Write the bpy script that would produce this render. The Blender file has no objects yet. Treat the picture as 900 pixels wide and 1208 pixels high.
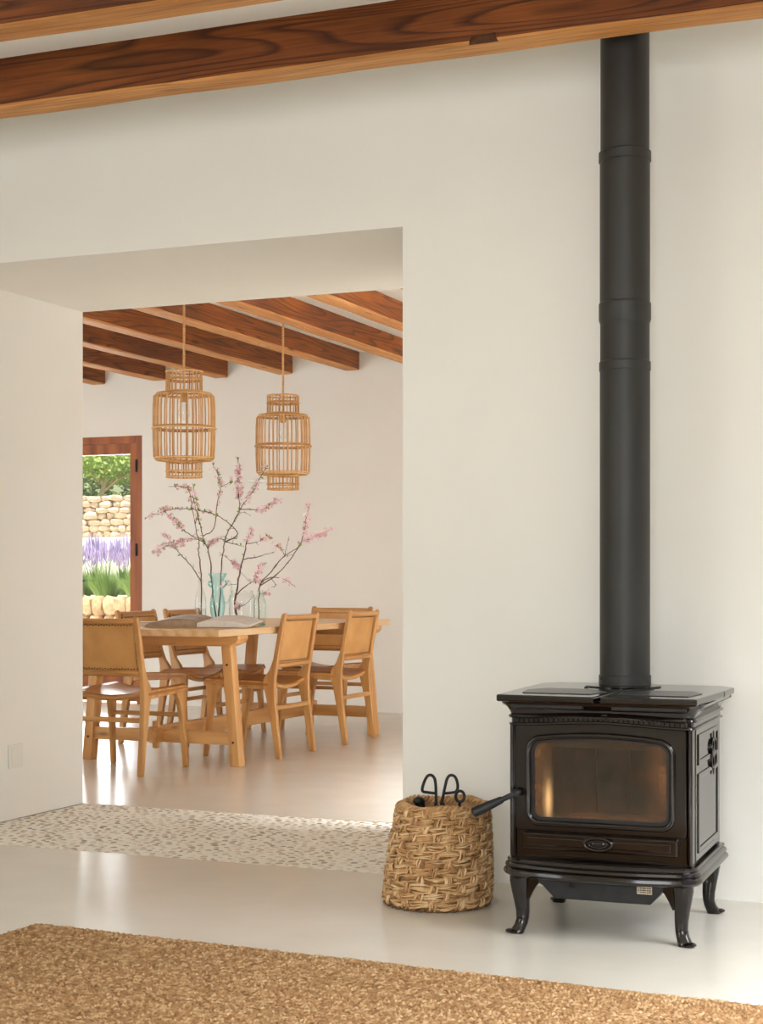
import bpy, bmesh, math, random
import numpy as np
from mathutils import Vector, Matrix, noise as mnoise
R = math.radians
random.seed(7)
rng = np.random.default_rng(7)
SC = bpy.context.scene
COL = SC.collection

# ------------------------------------------------------------------ camera, world, light
F, HX, HY, CH, YAW = 1899.0, 450.0, 682.0, 1.02, R(22.56)
CX, CY = 2.0518, -5.1284
FW = (-math.sin(YAW), math.cos(YAW)); RT = (math.cos(YAW), math.sin(YAW))
cam_d = bpy.data.cameras.new('camera')
cam = bpy.data.objects.new('camera', cam_d); COL.objects.link(cam)
cam.location = (CX, CY, CH); cam.rotation_euler = (R(90), 0, YAW)
cam_d.sensor_fit = 'VERTICAL'; cam_d.sensor_height = 24.0
cam_d.lens = 24.0 * F / 1208.0
cam_d.shift_y = (HY - 604.0) / 1208.0
cam_d.clip_start = 0.05; cam_d.clip_end = 300
SC.camera = cam

def srgb(r, g, b):
    f = lambda c: c / 12.92 if c <= 0.04045 else ((c + 0.055) / 1.055) ** 2.4
    return (f(r / 255), f(g / 255), f(b / 255), 1.0)

world = bpy.data.worlds.new('world'); SC.world = world; world.use_nodes = True
wn = world.node_tree.nodes; wl = world.node_tree.links
sky = wn.new('ShaderNodeTexSky'); sky.sky_type = 'NISHITA'; sky.sun_disc = False
sky.sun_elevation = R(72); sky.sun_rotation = R(200); sky.altitude = 50; sky.dust_density = 1.5
wn['Background'].inputs['Strength'].default_value = 0.16
wl.new(sky.outputs[0], wn['Background'].inputs['Color'])

def sun_light(energy, elev, azim_from, col):
    l = bpy.data.lights.new('sun', 'SUN'); l.energy = energy; l.angle = R(0.8); l.color = col
    o = bpy.data.objects.new('sun', l); COL.objects.link(o)
    d = Vector((math.cos(R(elev)) * azim_from[0], math.cos(R(elev)) * azim_from[1], math.sin(R(elev))))
    o.rotation_euler = d.to_track_quat('Z', 'Y').to_euler()
sun_light(6.0, 72, (-0.35, -0.937), (1.0, 0.95, 0.86))

def window_light(name, loc, size, aim, power, col, spread=180):
    l = bpy.data.lights.new(name, 'AREA'); l.shape = 'RECTANGLE'; l.size, l.size_y = size
    l.energy = power; l.color = col; l.spread = R(spread)
    o = bpy.data.objects.new(name, l); COL.objects.link(o); o.location = loc
    o.rotation_euler = Vector([-a for a in aim]).to_track_quat('Z', 'Y').to_euler()
    return o
DAY = (0.93, 0.965, 1.0)
# sky light at window openings further down; rear and corner ones are added
window_light('daylight_living_side', (3.62, -2.3, 1.55), (3.4, 1.9), (-0.52, 0.0, -0.85), 120, DAY, 88)
window_light('fill_living_rear', (2.4, -8.06, 1.40), (1.9, 2.1), (0, 1, -.15), 150, DAY)  # added fill from behind the camera onto the stove wall
window_light('fill_living_corner', (-3.5, -8.06, 1.40), (1.7, 2.1), (0, 1, -.15), 75, DAY)  # added fill for the left part of the stove wall
window_light('daylight_dining_side', (3.02, 2.85, 1.55), (3.2, 1.9), (-0.44, 0.0, -0.90), 1800, DAY, 82)
window_light('fill_dining_corner', (-5.80, 0.95, 1.30), (1.6, 2.2), (0.2, 1, 0), 64, DAY)  # added fill aimed at the dining back wall
window_light('daylight_dining_low', (3.12, 2.85, 1.30), (3.2, 2.3), (-1, 0, -.1), 28, DAY)
window_light('daylight_dining_door', (-5.40, 7.10, 1.35), (1.7, 1.8), (0, -1, -.2), 100, DAY)

vs = SC.view_settings
vs.view_transform = 'Standard'; vs.look = 'None'; vs.gamma = 1.0; vs.use_curve_mapping = False
vs.exposure = 0.22
SC.cycles.max_bounces = 10; SC.cycles.diffuse_bounces = 6; SC.cycles.transparent_max_bounces = 24
SC.cycles.caustics_reflective = False; SC.cycles.caustics_refractive = False
SC.cycles.sample_clamp_indirect = 4.0

# ------------------------------------------------------------------ photo geometry -> place
def at_depth(px, py, d):
    l = d * (px - HX) / F
    return Vector((CX + FW[0] * d + RT[0] * l, CY + FW[1] * d + RT[1] * l, CH - (py - HY) / F * d))

# ------------------------------------------------------------------ materials
MATS = {}
def new_mat(name):
    m = bpy.data.materials.new(name); m.use_nodes = True
    nt = m.node_tree
    return m, nt, nt.nodes, nt.links, nt.nodes['Principled BSDF']

def ramp(n, l, src, stops):
    r = n.new('ShaderNodeValToRGB'); e = r.color_ramp.elements
    while len(e) > 1: e.remove(e[-1])
    e[0].position, e[0].color = stops[0]
    for p, c in stops[1:]:
        x = e.new(p); x.color = c
    l.new(src, r.inputs[0]); return r.outputs[0]

def coords(n, l, scale=(1, 1, 1), rand=False, kind='Object'):
    tc = n.new('ShaderNodeTexCoord'); mp = n.new('ShaderNodeMapping'); mp.inputs['Scale'].default_value = scale
    src = tc.outputs[kind]
    if rand:
        oi = n.new('ShaderNodeObjectInfo'); mu = n.new('ShaderNodeMath'); mu.operation = 'MULTIPLY'; mu.inputs[1].default_value = 37.0
        l.new(oi.outputs['Random'], mu.inputs[0])
        va = n.new('ShaderNodeVectorMath'); va.operation = 'ADD'
        l.new(src, va.inputs[0]); l.new(mu.outputs[0], va.inputs[1]); src = va.outputs[0]
    l.new(src, mp.inputs[0]); return mp.outputs[0]

def tex_noise(n, l, vec, scale, detail=4, rough=0.55, dist=0.0):
    t = n.new('ShaderNodeTexNoise'); t.inputs['Scale'].default_value = scale; t.inputs['Detail'].default_value = detail
    t.inputs['Roughness'].default_value = rough; t.inputs['Distortion'].default_value = dist
    l.new(vec, t.inputs['Vector']); return t.outputs['Fac']

def bump(n, l, h, strength, dist, bsdf):
    b = n.new('ShaderNodeBump'); b.inputs['Strength'].default_value = strength; b.inputs['Distance'].default_value = dist
    l.new(h, b.inputs['Height']); l.new(b.outputs[0], bsdf.inputs['Normal'])

def mix_col(n, l, fac, a, b, mode='MIX'):
    m = n.new('ShaderNodeMix'); m.data_type = 'RGBA'; m.blend_type = mode
    if isinstance(fac, (int, float)): m.inputs[0].default_value = fac
    else: l.new(fac, m.inputs[0])
    for i, v in ((6, a), (7, b)):
        if isinstance(v, tuple): m.inputs[i].default_value = v
        else: l.new(v, m.inputs[i])
    return m.outputs[2]

def mottled(name, ca, cb, scale=6, rough=0.6, stretch=(1, 1, 1), bstr=0.0, bscale=60, bdist=0.002, rand=False, metallic=0.0, coat=0.0, spec=0.5):
    m, nt, n, l, b = new_mat(name)
    v = coords(n, l, stretch, rand)
    f = tex_noise(n, l, v, scale)
    l.new(ramp(n, l, f, [(0.30, ca), (0.70, cb)]), b.inputs['Base Color'])
    b.inputs['Roughness'].default_value = rough; b.inputs['Metallic'].default_value = metallic
    b.inputs['Coat Weight'].default_value = coat; b.inputs['Specular IOR Level'].default_value = spec
    if bstr: bump(n, l, tex_noise(n, l, v, bscale, 3), bstr, bdist, b)
    MATS[name] = m; return m

def wood(name, dark, mid, light, grain=(1.5, 22, 22), rough=0.5, knots=True, bstr=0.25, rings=1.0):
    """grain: mapping scale; the smallest axis is the direction of the grain"""
    m, nt, n, l, b = new_mat(name)
    v = coords(n, l, grain, True)
    g = tex_noise(n, l, v, 1.3, 6, 0.6, 0.6)
    w = n.new('ShaderNodeTexWave'); w.wave_type = 'BANDS'; w.bands_direction = 'DIAGONAL'
    w.inputs['Scale'].default_value = 0.22 * rings; w.inputs['Distortion'].default_value = 9.0; w.inputs['Detail'].default_value = 3
    w.inputs['Detail Scale'].default_value = 0.9
    l.new(v, w.inputs['Vector'])
    c1 = ramp(n, l, g, [(0.25, dark), (0.5, mid), (0.75, light)])
    c2 = ramp(n, l, w.outputs['Fac'], [(0.0, dark), (0.45, mid), (1.0, light)])
    c = mix_col(n, l, 0.42, c1, c2)
    if knots:
        v2 = coords(n, l, tuple(max(x * 0.35, 2.6) if x > 2 else 2.4 for x in grain), True)
        vo = n.new('ShaderNodeTexVoronoi'); vo.inputs['Scale'].default_value = 1.0; l.new(v2, vo.inputs['Vector'])
        kf = ramp(n, l, vo.outputs['Distance'], [(0.03, (1, 1, 1, 1)), (0.13, (0, 0, 0, 1))])
        c = mix_col(n, l, kf, c, tuple(x * 0.35 for x in dark[:3]) + (1,))
    l.new(c, b.inputs['Base Color']); b.inputs['Roughness'].default_value = rough
    if bstr: bump(n, l, g, bstr, 0.004, b)
    MATS[name] = m; return m

def schlick(n, l, f0=0.04):
    lw = n.new('ShaderNodeLayerWeight'); lw.inputs['Blend'].default_value = 0.5
    p = n.new('ShaderNodeMath'); p.operation = 'POWER'; p.inputs[1].default_value = 5.0; l.new(lw.outputs['Facing'], p.inputs[0])
    q = n.new('ShaderNodeMath'); q.operation = 'MULTIPLY_ADD'; q.inputs[1].default_value = 0.6; q.inputs[2].default_value = f0; l.new(p.outputs[0], q.inputs[0])
    return q.outputs[0]

def glass(name, tint, edge, edge_power=0.35, rough=0.02):
    m, nt, n, l, b = new_mat(name); n.remove(b)
    out = n['Material Output']
    tr = n.new('ShaderNodeBsdfTransparent'); gl = n.new('ShaderNodeBsdfGlossy'); gl.inputs['Roughness'].default_value = rough
    lw = n.new('ShaderNodeLayerWeight'); lw.inputs['Blend'].default_value = edge_power
    l.new(mix_col(n, l, lw.outputs['Facing'], tint, edge), tr.inputs['Color'])
    fr = schlick(n, l)
    mx = n.new('ShaderNodeMixShader'); l.new(fr, mx.inputs[0]); l.new(tr.outputs[0], mx.inputs[1]); l.new(gl.outputs[0], mx.inputs[2])
    l.new(mx.outputs[0], out.inputs['Surface']); MATS[name] = m; return m

mottled('plaster', srgb(235, 231, 224), srgb(239, 236, 229), 1.4, 0.9, bstr=0.06, bscale=9, bdist=0.01, spec=0.2)
mottled('plaster_ceiling', srgb(247, 245, 240), srgb(250, 248, 244), 1.4, 0.9, spec=0.2)
def floor_mat():
    m, nt, n, l, b = new_mat('polished_floor')
    v = coords(n, l, (1, 1, 1))
    f = tex_noise(n, l, v, 1.1, 5, 0.55, 0.5); f2 = tex_noise(n, l, v, 5.0, 3, 0.5)
    c = mix_col(n, l, 0.4, ramp(n, l, f, [(0.3, srgb(203, 197, 185)), (0.7, srgb(217, 211, 200))]),
                ramp(n, l, f2, [(0.3, srgb(205, 199, 187)), (0.7, srgb(215, 209, 198))]))
    l.new(c, b.inputs['Base Color'])
    b.inputs['Roughness'].default_value = 0.235
    b.inputs['Specular IOR Level'].default_value = 0.55
    MATS['polished_floor'] = m
floor_mat()
mottled('mortar', srgb(234, 229, 218), srgb(242, 238, 229), 14, 0.55, bstr=0.2, bscale=70)
def beam_mat(name, stops, ring, amt):
    m, nt, n, l, b = new_mat(name)
    v = coords(n, l, (0.50, 7.0, 7.0), True); vf = coords(n, l, (2.6, 120, 120), True); vb = coords(n, l, (1.1, 6, 6), True)
    cont = tex_noise(n, l, v, 0.8, 1.2, 0.45, 0.3)
    mu = n.new('ShaderNodeMath'); mu.operation = 'MULTIPLY'; mu.inputs[1].default_value = 24.0; l.new(cont, mu.inputs[0])
    fc = n.new('ShaderNodeMath'); fc.operation = 'FRACT'; l.new(mu.outputs[0], fc.inputs[0])
    lines = ramp(n, l, fc.outputs[0], [(0.0, (0, 0, 0, 1)), (0.55, (0.12,) * 3 + (1,)), (0.86, (1, 1, 1, 1)), (1.0, (0, 0, 0, 1))])
    fine = tex_noise(n, l, vf, 1.0, 4, 0.65); big = tex_noise(n, l, vb, 1.0, 4, 0.6)
    c = ramp(n, l, big, [(0.3, stops[0]), (0.52, stops[1]), (0.75, stops[2])])
    lf_ = n.new('ShaderNodeMath'); lf_.operation = 'MULTIPLY'; lf_.inputs[1].default_value = amt; l.new(lines, lf_.inputs[0])
    c = mix_col(n, l, lf_.outputs[0], c, ring)
    c = mix_col(n, l, 0.5, c, ramp(n, l, fine, [(0.3, (0.30, 0.28, 0.26, 1)), (0.65, (1.35, 1.3, 1.25, 1))]), 'MULTIPLY')
    kv = n.new('ShaderNodeTexVoronoi'); kv.inputs['Scale'].default_value = 1.0; l.new(coords(n, l, (1.5, 7.5, 7.5), True), kv.inputs['Vector'])
    kf = ramp(n, l, kv.outputs['Distance'], [(0.04, (1, 1, 1, 1)), (0.12, (0, 0, 0, 1))])
    c = mix_col(n, l, kf, c, ring)
    l.new(c, b.inputs['Base Color']); b.inputs['Roughness'].default_value = 0.62; b.inputs['Specular IOR Level'].default_value = 0.3
    bump(n, l, fine, 0.35, 0.004, b); MATS[name] = m
beam_mat('beam_wood', (srgb(90, 44, 15), srgb(124, 66, 24), srgb(154, 90, 38)), srgb(46, 21, 8), 0.78)
beam_mat('beam_sapwood', (srgb(170, 112, 56), srgb(196, 138, 78), srgb(214, 164, 108)), srgb(120, 70, 32), 0.35)
wood('door_wood', srgb(112, 56, 24), srgb(150, 82, 38), srgb(176, 104, 54), (14, 14, 1.2), 0.4, False, 0.15)
OD, OM, OL = srgb(182, 126, 68), srgb(206, 154, 94), srgb(222, 178, 120)
wood('oak_x', OD, OM, OL, (1.6, 24, 24), 0.42, True, 0.08)
wood('oak_y', OD, OM, OL, (24, 1.6, 24), 0.42, True, 0.08)
wood('oak_z', OD, OM, OL, (24, 24, 1.6), 0.42, True, 0.08)
TD, TM, TL = srgb(158, 108, 56), srgb(186, 134, 74), srgb(206, 158, 98)
wood('chair_wood', TD, TM, TL, (30, 30, 2.5), 0.38, False, 0.05)
wood('chair_wood_across', TD, TM, TL, (2.5, 30, 30), 0.38, False, 0.05)
wood('table_top_wood', srgb(196, 150, 100), srgb(216, 178, 132), srgb(228, 198, 158), (26, 1.4, 26), 0.35, True, 0.08)
mottled('leather', srgb(182, 130, 68), srgb(204, 154, 92), 7, 0.42, bstr=0.12, bscale=160, bdist=0.001, rand=True)
mottled('leather_dark', srgb(156, 102, 52), srgb(186, 130, 76), 6, 0.33, bstr=0.12, bscale=160, bdist=0.001, rand=True)
mottled('stitch', srgb(52, 30, 16), srgb(70, 42, 22), 20, 0.7)
def straw(name, stops, scale=9, rough=0.55, bstr=0.3):
    m, nt, n, l, b = new_mat(name)
    g = n.new('ShaderNodeNewGeometry'); oi = n.new('ShaderNodeObjectInfo')
    ad = n.new('ShaderNodeMath'); ad.operation = 'ADD'; l.new(g.outputs['Random Per Island'], ad.inputs[0]); l.new(oi.outputs['Random'], ad.inputs[1])
    fr = n.new('ShaderNodeMath'); fr.operation = 'FRACT'; l.new(ad.outputs[0], fr.inputs[0])
    v = coords(n, l, (1, 1, 1)); f = tex_noise(n, l, v, scale, 4)
    mx = n.new('ShaderNodeMath'); mx.operation = 'MULTIPLY_ADD'; mx.inputs[1].default_value = 0.6
    l.new(f, mx.inputs[0])
    h = n.new('ShaderNodeMath'); h.operation = 'MULTIPLY'; h.inputs[1].default_value = 0.4; l.new(fr.outputs[0], h.inputs[0]); l.new(h.outputs[0], mx.inputs[2])
    l.new(ramp(n, l, mx.outputs[0], stops), b.inputs['Base Color']); b.inputs['Roughness'].default_value = rough
    if bstr: bump(n, l, tex_noise(n, l, v, 90, 3), bstr, 0.002, b)
    MATS[name] = m
straw('rattan', [(0.25, srgb(168, 116, 62)), (0.5, srgb(206, 158, 98)), (0.75, srgb(226, 186, 130))], 14)
straw('seagrass', [(0.25, srgb(122, 84, 48)), (0.42, srgb(178, 134, 86)), (0.58, srgb(204, 164, 116)), (0.75, srgb(228, 198, 156))], 34, 0.6)
mottled('rope', srgb(196, 150, 96), srgb(222, 184, 132), 60, 0.8)
straw('pebble', [(0.25, srgb(126, 116, 106)), (0.40, srgb(172, 154, 132)), (0.55, srgb(202, 188, 168)), (0.72, srgb(222, 214, 202))], 25, 0.35, 0.1)
mottled('flue_metal', srgb(32, 30, 27), srgb(38, 36, 32), 3, 0.5)
def enamel():
    m, nt, n, l, b = new_mat('brown_enamel')
    v = coords(n, l); f = tex_noise(n, l, v, 30, 3)
    l.new(ramp(n, l, f, [(0.3, srgb(16, 10, 7)), (0.7, srgb(24, 14, 10))]), b.inputs['Base Color'])
    b.inputs['Roughness'].default_value = 0.10; b.inputs['Coat Weight'].default_value = 0.0
    bump(n, l, tex_noise(n, l, v, 14, 2), 0.025, 0.004, b)
    MATS['brown_enamel'] = m
enamel()
mottled('black_iron', srgb(24, 24, 25), srgb(34, 34, 35), 30, 0.5, metallic=0.3)
mottled('dark_plate', srgb(34, 34, 36), srgb(46, 45, 46), 20, 0.3)
mottled('steel', srgb(150, 146, 140), srgb(180, 175, 168), 20, 0.3, metallic=0.9)
mottled('firebrick', srgb(66, 50, 35), srgb(100, 78, 54), 18, 0.9, bstr=0.3)
mottled('ash', srgb(50, 38, 28), srgb(110, 88, 68), 20, 0.95, bstr=0.6, bscale=40, bdist=0.01)
mottled('brass_plate', srgb(176, 160, 136), srgb(206, 192, 170), 200, 0.4, metallic=0.3)
mottled('white_plastic', srgb(226, 222, 212), srgb(230, 226, 217), 4, 0.4)
mottled('bark', srgb(66, 46, 38), srgb(104, 76, 62), 40, 0.8, bstr=0.4, bscale=120)
straw('petal', [(0.2, srgb(236, 186, 194)), (0.42, srgb(248, 222, 226)), (0.7, srgb(254, 244, 244))], 30, 0.6, 0)
straw('bud', [(0.2, srgb(176, 100, 104)), (0.8, srgb(224, 152, 154))], 30, 0.6, 0)
straw('young_leaf', [(0.2, srgb(96, 130, 30)), (0.8, srgb(160, 186, 70))], 30, 0.5, 0)
glass('glass_pane', (0.97, 0.98, 0.975, 1), (0.9, 0.94, 0.92, 1))
glass('glass_clear', (0.99, 0.995, 0.992, 1), (0.82, 0.90, 0.88, 1), 0.12)
glass('glass_green', (0.975, 0.992, 0.98, 1), (0.72, 0.88, 0.80, 1), 0.12)
glass('glass_blue', (0.90, 0.98, 0.97, 1), (0.45, 0.80, 0.78, 1), 0.2)
glass('glass_teal_base', (0.50, 0.86, 0.80, 1), (0.15, 0.55, 0.50, 1), 0.3)
glass('water', (0.94, 0.97, 0.98, 1), (0.8, 0.88, 0.9, 1), 0.2)
def sooty():
    """stove window: clear glass with smoke stains and a painted patch of light"""
    m, nt, n, l, b = new_mat('sooty_glass')
    tc = n.new('ShaderNodeTexCoord'); sp = n.new('ShaderNodeSeparateXYZ'); l.new(tc.outputs['Object'], sp.inputs[0])
    v = coords(n, l, (5, 5, 5)); f = tex_noise(n, l, v, 2.2, 6, 0.62, 0.8)
    def gauss(sock, c, w):
        s = n.new('ShaderNodeMath'); s.operation = 'SUBTRACT'; s.inputs[1].default_value = c; l.new(sock, s.inputs[0])
        a = n.new('ShaderNodeMath'); a.operation = 'ABSOLUTE'; l.new(s.outputs[0], a.inputs[0])
        mr = n.new('ShaderNodeMapRange'); mr.inputs[1].default_value = 0; mr.inputs[2].default_value = w; mr.inputs[3].default_value = 1; mr.inputs[4].default_value = 0
        mr.interpolation_type = 'SMOOTHSTEP'; l.new(a.outputs[0], mr.inputs[0]); return mr.outputs[0]
    def mul(a, c):
        q = n.new('ShaderNodeMath'); q.operation = 'MULTIPLY'; l.new(a, q.inputs[0])
        if isinstance(c, float): q.inputs[1].default_value = c
        else: l.new(c, q.inputs[1])
        return q.outputs[0]
    def mxm(a, c):
        q = n.new('ShaderNodeMath'); q.operation = 'MAXIMUM'; l.new(a, q.inputs[0]); l.new(c, q.inputs[1]); return q.outputs[0]
    light_streak = mul(gauss(sp.outputs['X'], -0.150, 0.022), gauss(sp.outputs['Z'], 0.385, 0.115))  # bright patch of light behind the glass, put into its colour
    low = mul(gauss(sp.outputs['Z'], 0.325, 0.045), f)
    side = mul(mxm(gauss(sp.outputs['X'], -0.18, 0.06), gauss(sp.outputs['X'], 0.18, 0.07)), f)
    base = mul(ramp(n, l, f, [(0.35, (0, 0, 0, 1)), (0.75, (1, 1, 1, 1))]), 0.22)
    soot = mxm(mxm(mul(low, 1.5), mul(side, 1.3)), base)
    soot = mxm(soot, mul(gauss(sp.outputs['Z'], 0.325, 0.030), 0.75))
    allm = mxm(soot, mul(light_streak, 1.0))
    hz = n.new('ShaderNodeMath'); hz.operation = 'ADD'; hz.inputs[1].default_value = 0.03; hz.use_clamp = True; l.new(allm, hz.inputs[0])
    c = mix_col(n, l, f, srgb(48, 32, 18), srgb(128, 84, 46)); c = mix_col(n, l, light_streak, c, srgb(236, 186, 126))
    l.new(c, b.inputs['Base Color']); b.inputs['Roughness'].default_value = 0.08
    tr = n.new('ShaderNodeBsdfTransparent'); tr.inputs['Color'].default_value = (0.60, 0.54, 0.46, 1)
    gl = n.new('ShaderNodeBsdfGlossy'); gl.inputs['Roughness'].default_value = 0.03
    fr = schlick(n, l, 0.05)
    m1 = n.new('ShaderNodeMixShader'); l.new(fr, m1.inputs[0]); l.new(tr.outputs[0], m1.inputs[1]); l.new(gl.outputs[0], m1.inputs[2])
    m2 = n.new('ShaderNodeMixShader'); l.new(hz.outputs[0], m2.inputs[0]); l.new(m1.outputs[0], m2.inputs[1]); l.new(b.outputs[0], m2.inputs[2])
    l.new(m2.outputs[0], n['Material Output'].inputs['Surface']); MATS['sooty_glass'] = m
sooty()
def jute():
    m, nt, n, l, b = new_mat('jute')
    v = coords(n, l, (1, 7, 1)); f = tex_noise(n, l, v, 3.0, 5, 0.6)
    at = n.new('ShaderNodeAttribute'); at.attribute_name = 'tint'
    c1 = ramp(n, l, at.outputs['Fac'], [(0.0, srgb(98, 66, 38)), (0.3, srgb(150, 110, 70)), (0.7, srgb(172, 134, 92)), (1.0, srgb(210, 178, 136))])
    c2 = ramp(n, l, f, [(0.3, srgb(142, 104, 66)), (0.7, srgb(182, 144, 104))])
    l.new(mix_col(n, l, 0.35, c1, c2), b.inputs['Base Color']); b.inputs['Roughness'].default_value = 0.8
    b.inputs['Specular IOR Level'].default_value = 0.25
    bump(n, l, tex_noise(n, l, coords(n, l, (1, 2, 1)), 220, 3), 0.6, 0.003, b)
    MATS['jute'] = m
jute()
mottled('stone_warm', srgb(190, 156, 114), srgb(222, 196, 156), 5, 0.9, bstr=0.5, bscale=18, bdist=0.02, rand=True)
mottled('stone_pale', srgb(222, 196, 160), srgb(240, 222, 194), 5, 0.9, bstr=0.5, bscale=18, bdist=0.02, rand=True)
mottled('gravel_ground', srgb(226, 214, 194), srgb(244, 234, 218), 12, 0.95, bstr=0.4, bscale=80, bdist=0.02)
mottled('soil', srgb(120, 96, 70), srgb(160, 132, 98), 12, 0.95)
mottled('hillside', srgb(112, 122, 84), srgb(160, 164, 120), 0.5, 0.95, bstr=0.6, bscale=2, bdist=0.3)
straw('lavender_leaf', [(0.2, srgb(104, 146, 60)), (0.8, srgb(176, 206, 120))], 4, 0.7, 0)
straw('lavender_flower', [(0.2, srgb(160, 140, 196)), (0.8, srgb(214, 200, 234))], 4, 0.7, 0)
straw('tree_leaf', [(0.2, srgb(120, 150, 50)), (0.8, srgb(196, 214, 110))], 2, 0.6, 0)
straw('shrub_leaf', [(0.2, srgb(104, 124, 76)), (0.8, srgb(164, 178, 126))], 2, 0.7, 0)
def page_mat():
    m, nt, n, l, b = new_mat('book_photo')
    v = coords(n, l, (1, 1, 1)); f = tex_noise(n, l, v, 9, 4, 0.6, 0.5)
    l.new(ramp(n, l, f, [(0.3, srgb(60, 52, 44)), (0.48, srgb(84, 70, 56)), (0.52, srgb(150, 104, 60)), (0.7, srgb(176, 128, 78))]), b.inputs['Base Color'])
    b.inputs['Roughness'].default_value = 0.3; MATS['book_photo'] = m
page_mat()
mottled('paper', srgb(224, 222, 218), srgb(238, 236, 232), 30, 0.6)
mottled('aged_paper', srgb(150, 132, 112), srgb(172, 154, 132), 30, 0.6)
mottled('book_cover', srgb(170, 144, 112), srgb(186, 160, 128), 10, 0.5)

# ------------------------------------------------------------------ mesh helpers
class MB:
    def __init__(self): self.v = []; self.f = []
    def add(self, verts, faces):
        o = len(self.v); self.v += [tuple(p) for p in verts]; self.f += [tuple(i + o for i in f) for f in faces]; return self
    def box(self, c, s, rot=None):
        hx, hy, hz = s[0] / 2, s[1] / 2, s[2] / 2
        vs_ = [Vector((x * hx, y * hy, z * hz)) for x in (-1, 1) for y in (-1, 1) for z in (-1, 1)]
        if rot is not None: vs_ = [rot @ p for p in vs_]
        c = Vector(c)
        return self.add([p + c for p in vs_], [(0, 1, 3, 2), (4, 6, 7, 5), (0, 4, 5, 1), (2, 3, 7, 6), (0, 2, 6, 4), (1, 5, 7, 3)])
    def span(self, a, b):
        return self.box([(p + q) / 2 for p, q in zip(a, b)], [abs(q - p) for p, q in zip(a, b)])
    def hexa(self, bot, top):      # two quads of 4 points
        n = len(bot)
        f = [tuple(range(n - 1, -1, -1)), tuple(range(n, 2 * n))]
        f += [(i, (i + 1) % n, n + (i + 1) % n, n + i) for i in range(n)]
        return self.add(list(bot) + list(top), f)
    def prism(self, pts2, lo, hi, axis='z'):
        def P(a, b, h): return {'z': (a, b, h), 'y': (a, h, b), 'x': (h, a, b)}[axis]
        return self.hexa([P(a, b, lo) for a, b in pts2], [P(a, b, hi) for a, b in pts2])
    def ring_prism(self, outer, inner, lo, hi, axis='y'):
        def P(a, b, h): return {'z': (a, b, h), 'y': (a, h, b), 'x': (h, a, b)}[axis]
        n = len(outer)
        vs_ = [P(a, b, lo) for a, b in outer] + [P(a, b, lo) for a, b in inner] + [P(a, b, hi) for a, b in outer] + [P(a, b, hi) for a, b in inner]
        f = []
        for i in range(n):
            j = (i + 1) % n
            f += [(i, j, n + j, n + i), (2 * n + i, 3 * n + i, 3 * n + j, 2 * n + j), (i, 2 * n + i, 2 * n + j, j), (n + i, n + j, 3 * n + j, 3 * n + i)]
        return self.add(vs_, f)
    def loft(self, rings, caps=True, closed=False):
        n = len(rings[0]); vs_ = [p for r in rings for p in r]; f = []
        m = len(rings)
        for k in range(m if closed else m - 1):
            a, b = k * n, ((k + 1) % m) * n
            f += [(a + i, a + (i + 1) % n, b + (i + 1) % n, b + i) for i in range(n)]
        if caps and not closed: f += [tuple(range(n - 1, -1, -1)), tuple(range((m - 1) * n, m * n))]
        return self.add(vs_, f)
    def tube(self, pts, rad, sides=8, closed=False, flat=1.0, caps=True):
        pts = [Vector(p) for p in pts]; m = len(pts)
        rads = rad if isinstance(rad, (list, tuple)) else [rad] * m
        rings = []; up = None
        for i, p in enumerate(pts):
            if closed: t = (pts[(i + 1) % m] - pts[i - 1])
            else: t = pts[min(i + 1, m - 1)] - pts[max(i - 1, 0)]
            t.normalize()
            if up is None:
                up = Vector((0, 0, 1)) if abs(t.z) < 0.9 else Vector((1, 0, 0))
            u = (up - t * up.dot(t)); u.normalize(); w = t.cross(u); up = u
            rings.append([p + (u * math.cos(2 * math.pi * k / sides) * flat + w * math.sin(2 * math.pi * k / sides)) * rads[i] for k in range(sides)])
        return self.loft(rings, caps, closed)
    def lathe(self, prof, seg=24, c=(0, 0, 0), caps=False):
        rings = [[(c[0] + r * math.cos(2 * math.pi * k / seg), c[1] + r * math.sin(2 * math.pi * k / seg), c[2] + z) for k in range(seg)] for r, z in prof]
        return self.loft(rings, caps)
    def ball(self, c, r, seg=8, rings=5, s=(1, 1, 1), rot=None):
        vs_ = []
        c = Vector(c)
        for i in range(rings + 1):
            th = math.pi * i / rings
            for k in range(seg):
                p = Vector((r * s[0] * math.sin(th) * math.cos(2 * math.pi * k / seg), r * s[1] * math.sin(th) * math.sin(2 * math.pi * k / seg), r * s[2] * math.cos(th)))
                vs_.append((rot @ p if rot else p) + c)
        f = [(i * seg + k, (i + 1) * seg + k, (i + 1) * seg + (k + 1) % seg, i * seg + (k + 1) % seg) for i in range(rings) for k in range(seg)]
        return self.add(vs_, f)
    def mesh(self, name, mat, smooth=35):
        me = bpy.data.meshes.new(name); me.from_pydata([tuple(p) for p in self.v], [], self.f); me.validate(); me.update()
        bm = bmesh.new(); bm.from_mesh(me); bmesh.ops.remove_doubles(bm, verts=bm.verts, dist=1e-6); bmesh.ops.recalc_face_normals(bm, faces=bm.faces); bm.to_mesh(me); bm.free()
        me.materials.append(MATS[mat])
        if smooth:
            me.shade_smooth(); me.set_sharp_from_angle(angle=R(smooth))
        return me
    def build(self, name, mat, parent=None, smooth=35, bevel=0.0, seg=2):
        o = bpy.data.objects.new(name, self.mesh(name, mat, smooth)); COL.objects.link(o)
        if parent is not None: o.parent = parent
        if bevel:
            m = o.modifiers.new('edge', 'BEVEL'); m.width = bevel; m.segments = seg; m.limit_method = 'ANGLE'; m.angle_limit = R(40); m.harden_normals = False
        return o

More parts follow.
